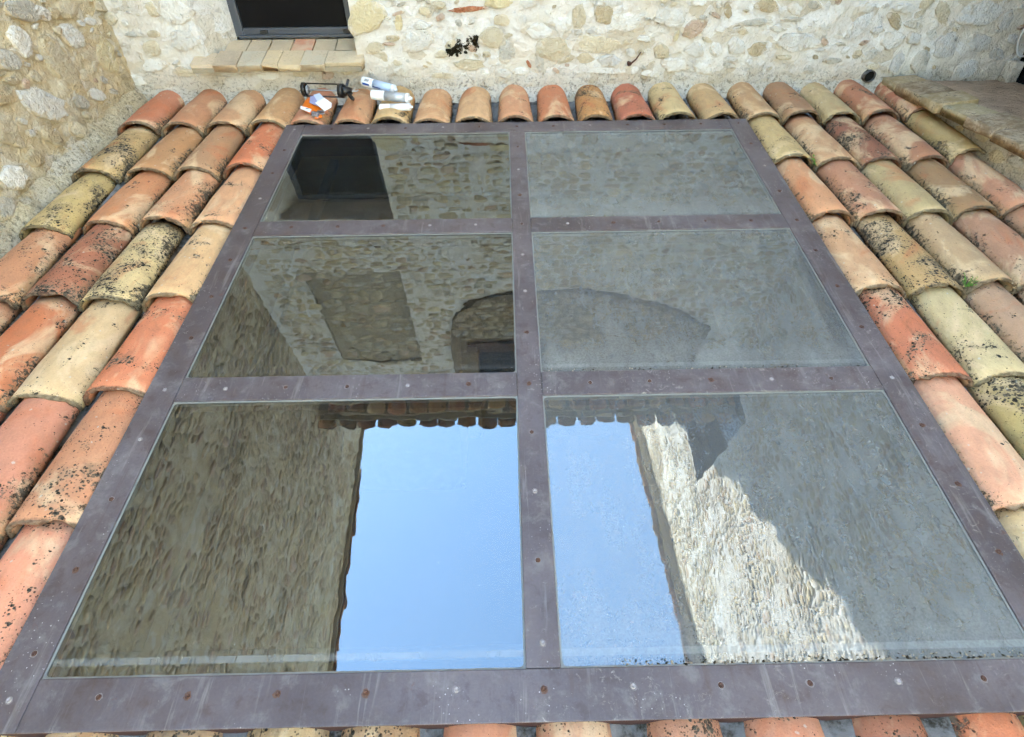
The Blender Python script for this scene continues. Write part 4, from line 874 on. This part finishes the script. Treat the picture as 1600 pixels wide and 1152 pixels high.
us = [0.056, 0.245, 0.435, 0.625, 0.817, 1.008, 1.199, 1.389, 1.579, 1.772, 1.963, 2.152, 2.345]
spots = [(u, d) for d in (-0.052, -0.914, -1.775, -2.628) for u in us]
for u in (0.057, 1.199, 2.347):
    spots += [(u, d) for d in (-.265, -.48, -.695, -1.122, -1.336, -1.55, -1.962, -2.154, -2.346, -2.537)]
r8 = random.Random(8)
for u, d in spots:
    put('screw', SC[r8.randrange(4) + (0 if r8.random() < (0.6 if d < -2.6 or u > 1.1 else 0.35) else 4)], sk, RM @ Matrix.Translation((u + r8.uniform(-.002, .002), d + r8.uniform(-.002, .002), 0.0)) @ Matrix.Rotation(r8.uniform(0, 6), 4, 'Z'))

# ------------------------------------------------------------------ tools and litter left on the top row of tiles
def along(p, q):                                   # x axis from p to q, z about up out of the roof
    p, q = Vector(p), Vector(q); x = (q - p).normalized(); up = RM.to_3x3() @ Vector((0, 0, 1)); y = up.cross(x).normalized(); z = x.cross(y)
    return Matrix(((x.x, y.x, z.x, p.x), (x.y, y.y, z.y, p.y), (x.z, y.z, z.z, p.z), (0, 0, 0, 1))), (q - p).length
G0, L = along(rp(0.040, 0.285, 0.060), rp(0.262, 0.262, 0.060))
gun = empty('caulking_gun', rp(0.15, 0.29, 0.024), 'black open-frame caulking gun lying across the tiles by the wall', 'caulking gun')
mb = MB()
def arc_ring(x0, x1, r0, r1, a0=0, a1=360, n=20):
    k = max(3, int(n * (a1 - a0) / 360)); V = []
    for i in range(k + 1):
        a = rad(a0 + (a1 - a0) * i / k)
        for x, r in ((x0, r1), (x1, r1), (x1, r0), (x0, r0)): V.append(G0 @ Vector((x, r * math.cos(a), r * math.sin(a))))
    F = [(i * 4 + j, i * 4 + (j + 1) % 4, (i + 1) * 4 + (j + 1) % 4, (i + 1) * 4 + j) for i in range(k) for j in range(4)]
    if a1 - a0 < 359: F += [(0, 1, 2, 3), (k * 4 + 3, k * 4 + 2, k * 4 + 1, k * 4)]
    mb.add(V, F)
arc_ring(0, 0.006, 0.012, 0.034); arc_ring(0.0, 0.016, 0.031, 0.0355)
put('front_ring', mb.mesh('front_ring', [M_BLACK], True), gun)
for a in (62, 242):
    mb = MB(); arc_ring(0.02, L - 0.018, 0.0295, 0.0350, a - 16, a + 16); put('cradle_rail', mb.mesh('cradle_rail', [M_BLACK]), gun)
mb = MB(); arc_ring(L - 0.022, L + 0.004, 0.004, 0.036); mb.tube([G0 @ Vector((L + .004, 0, 0)), G0 @ Vector((L + .02, 0, 0)), G0 @ Vector((L + .05, 0, 0))], [.034, .023, .015], 14)
put('rear_collar', mb.mesh('rear_collar', [M_BLACK], True), gun)
mb = MB(); mb.tube([G0 @ Vector((.03, 0, 0)), G0 @ Vector((L + .075, 0, 0)), G0 @ Vector((L + .08, .014, 0))], .0035, 8); put('push_rod', mb.mesh('push_rod', [M_GREYSLV], True), gun)
mb = MB(); mb.tube([G0 @ Vector((.024, 0, 0)), G0 @ Vector((.028, 0, 0))], .023, 16); put('plunger', mb.mesh('plunger', [M_GREYSLV], True), gun)
mb = MB(); mb.tube([G0 @ Vector((L + .03, -.004, -.004)), G0 @ Vector((L + .045, -.03, -.012)), G0 @ Vector((L + .062, -.05, -.018)), G0 @ Vector((L + .07, -.058, -.02))], [.013, .011, .010, .008], 10)
put('grip', mb.mesh('grip', [M_BLACK], True), gun)
mb = MB(); mb.tube([G0 @ Vector((L + .018, .004, .012)), G0 @ Vector((L + .020, .03, .026)), G0 @ Vector((L + .018, .062, .032))], [.008, .007, .0075], 8)
put('trigger', mb.mesh('trigger', [M_ANTH], True), gun)

def cartridge(p, q, label, sleeve, r=0.024, blue=False, ribs=False):
    Mx, L = along(p, q); rt_ = empty('sealant_cartridge', Vector(p), label, 'cartridge', 'sealant cartridges on the tiles')
    T = lambda x: Mx @ Vector((x, 0, 0))
    mb = MB(); mb.tube([T(0.0), T(0.002), T(L * .34)], [r * .96, r, r], 24); put('base', mb.mesh('base', [M_WHITE], True), rt_)
    if ribs:
        for k in range(6):
            mb = MB(); mb.tube([T(.008 + k * .010), T(.010 + k * .010), T(.013 + k * .010), T(.015 + k * .010)], [r, r * 1.05, r * 1.05, r], 24, False); put('rib', mb.mesh('rib', [M_WHITE], True), rt_)
    mb = MB(); mb.tube([T(L * .34), T(L * .88)], [r * .995, r * .995], 24); put('sleeve', mb.mesh('sleeve', [sleeve], True), rt_)
    mb = MB(); mb.tube([T(L * .88), T(L * .885), T(L * .945), T(L * .95)], [r * .96, r * 1.02, r * 1.02, r * .9], 24); put('end_cap', mb.mesh('end_cap', [M_WHITE], True), rt_)
    mb = MB(); mb.tube([T(L * .945), T(L * .975), T(L * 1.03)], [r * .45, r * .42, r * .3], 14); put('nozzle_stub', mb.mesh('nozzle_stub', [M_WHITE], True), rt_)
    def patch(x0, x1, a0, a1, mat, name):
        k = 8; V = []
        for i in range(k + 1):
            a = rad(a0 + (a1 - a0) * i / k)
            for x in (x0, x1): V.append(Mx @ Vector((x, -r * 1.012 * math.cos(a), r * 1.012 * math.sin(a))))
        m_ = MB(); m_.add(V, [(i * 2, i * 2 + 1, i * 2 + 3, i * 2 + 2) for i in range(k)]); put(name, m_.mesh(name, [mat], True), rt_)
    if blue:
        for i in range(9): patch(L * .10 + i * .0034, L * .10 + i * .0034 + .0014 + .001 * (i % 2), 34, 66, M_INK, 'barcode_bar')
        patch(L * .05, L * .26, -14, 12, M_BLUE, 'printed_band'); patch(L * .36, L * .60, -10, 2, M_BLUE, 'printed_band')
    return rt_
cartridge(rp(0.352, 0.390, 0.058), rp(0.545, 0.290, 0.048), 'white and pale blue cartridge with a barcode, touching the wall', M_PALEBLUE, 0.025, blue=True)
cartridge(rp(0.425, 0.215, 0.058), rp(0.640, 0.165, 0.056), 'grey sleeved cartridge with white ribbed end, nearest the skylight frame', M_GREYSLV, 0.024, ribs=True)
cartridge(rp(0.468, 0.165, 0.010), rp(0.645, 0.122, 0.030), 'white cartridge partly hidden under the grey one', M_WHITE, 0.018)

def film(name, label, cat, pts, th, mat, bulge=0.0):
    """a thin folded pack: outline in roof coordinates with thickness"""
    n = len(pts); mb = MB(); c = sum((Vector(p) for p in pts), Vector()) / n
    V = [RM @ Vector(p) for p in pts] + [RM @ (Vector(p) - Vector((0, 0, th))) for p in pts] + [RM @ (c + Vector((0, 0, bulge)))] + [RM @ (c - Vector((0, 0, th)))]
    mb.add(V, [(k, (k + 1) % n, 2 * n) for k in range(n)] + [(n + (k + 1) % n, n + k, 2 * n + 1) for k in range(n)] + [(k, n + k, n + (k + 1) % n, (k + 1) % n) for k in range(n)])
    return mb.mesh(name, [mat])
pk = empty('wrapper', rp(0.10, 0.12, 0.03), 'torn orange wrapper below the black caulking gun', 'wrapper')
put('outer_film', film('outer_film', '', '', [(0.06, 0.205, .034), (0.075, 0.235, .036), (0.135, 0.235, .036), (0.17, 0.10, .034), (0.185, 0.035, .03), (0.155, 0.02, .03), (0.10, 0.085, .034), (0.062, 0.125, .034)], .010, M_ORANGE, .012), pk)
put('white_patch', film('white_patch', '', '', [(0.060, 0.118, .046), (0.066, 0.090, .044), (0.124, 0.045, .044), (0.128, 0.075, .047)], .002, M_PAPER), pk)
mbk = MB(); mbk.box(.098, .112, .076, .080, .0475, .049, 0, RM); put('printed_mark', mbk.mesh('printed_mark', [M_INK]), pk)
put('inner_card', film('inner_card', '', '', [(0.092, 0.215, .052), (0.118, 0.225, .054), (0.165, 0.12, .056), (0.165, 0.09, .056), (0.105, 0.14, .054)], .004, M_LILAC), pk)
pp = empty('folded_leaflet', rp(0.20, 0.1, 0.04), 'folded white leaflet beside the orange wrapper', 'leaflet')
put('strip', film('strip', '', '', [(0.112, 0.212, .062), (0.142, 0.228, .064), (0.186, 0.150, .068), (0.156, 0.118, .066)], .0015, lp := mat_plain('pale_blue_paper', lin(206, 216, 236), .7, .2, .08)), pp)
put('sheet', film('sheet', '', '', [(0.148, 0.098, .070), (0.186, 0.150, .072), (0.232, 0.100, .066), (0.236, 0.068, .060), (0.205, 0.030, .056), (0.196, 0.045, .058)], .003, M_PAPER), pp)
fb = MB(); r6 = random.Random(6)
for i in range(6):
    c = Vector((0.165 + r6.uniform(-.025, .03), 0.045 + r6.uniform(-.02, .02), .034 + r6.uniform(-.004, .006))); sv, sf = stone_shape(500 + i)
    fb.add([RM @ (c + Matrix.Rotation(r6.uniform(0, 6), 3, 'Z') @ Vector((p[0] * .020, p[2] * .012, -p[1] * .008))) for p in sv], sf)
tag(put('foil_scrap', fb.mesh('foil_scrap', [M_FOIL])), 'crumpled silver foil scrap at the skylight frame by the leaflet', 'scrap')

# ------------------------------------------------------------------ weeds and cable
def weed(u, d, h, size, n, seed, label):
    r = random.Random(seed); t = empty('weed', rp(u, d, h), label, 'plant'); st = MB(); lf = MB()
    for i in range(n):
        a = r.uniform(0, 2 * math.pi); L = size * r.uniform(.5, 1); p0 = Vector((u, d, h)); p1 = p0 + Vector((math.cos(a) * L * .6, math.sin(a) * L * .6, L * .8))
        st.tube([RM @ p0, RM @ (p0.lerp(p1, .5) + Vector((0, 0, L * .1))), RM @ p1], [.0012, .001, .0007], 5)
        for k in range(7):
            c = p0.lerp(p1, .25 + .75 * k / 6); b = r.uniform(0, 6.28); s = size * r.uniform(.12, .22); ax = Vector((math.cos(b), math.sin(b), r.uniform(-.3, .6))).normalized(); sd = ax.cross(Vector((0, 0, 1))).normalized()
            q = [c, c + ax * s * .5 + sd * s * .32, c + ax * s, c + ax * s * .5 - sd * s * .32]; lf.add([RM @ x for x in q], [(0, 1, 2, 3)])
    put('stem', st.mesh('stem', [M_LEAF]), t); put('leaves', lf.mesh('leaves', [M_LEAF]), t)
weed(2.632, -0.415, -0.055, 0.075, 9, 1, 'small green weed between the tiles close to the top right of the skylight')
weed(2.835, -1.33, -0.02, 0.05, 8, 2, 'low green tuft between tiles halfway down the right side')
cb = MB(); cc = [Vector((4.02, 0.40, 0.62)), Vector((3.99, 0.40, 0.45)), Vector((3.965, 0.40, 0.30)), Vector((3.985, 0.39, 0.215)), Vector((4.03, 0.38, 0.20)), Vector((4.07, 0.37, 0.26)), Vector((4.09, 0.36, 0.40)), Vector((4.095, 0.36, 0.60))]
fine = []
for i in range(len(cc) - 1):
    p0, p1, p2, p3 = cc[max(i - 1, 0)], cc[i], cc[i + 1], cc[min(i + 2, len(cc) - 1)]
    for k in range(5):
        t = k / 5; fine.append(0.5 * ((2 * p1) + (p2 - p0) * t + (2 * p0 - 5 * p1 + 4 * p2 - p3) * t * t + (3 * p1 - p0 - 3 * p2 + p3) * t ** 3))
cb.tube(fine, 0.0055, 8)
tag(put('cable', cb.mesh('cable', [M_CABLE], True)), 'loop of white cable hanging in the opening at top right', 'cable')
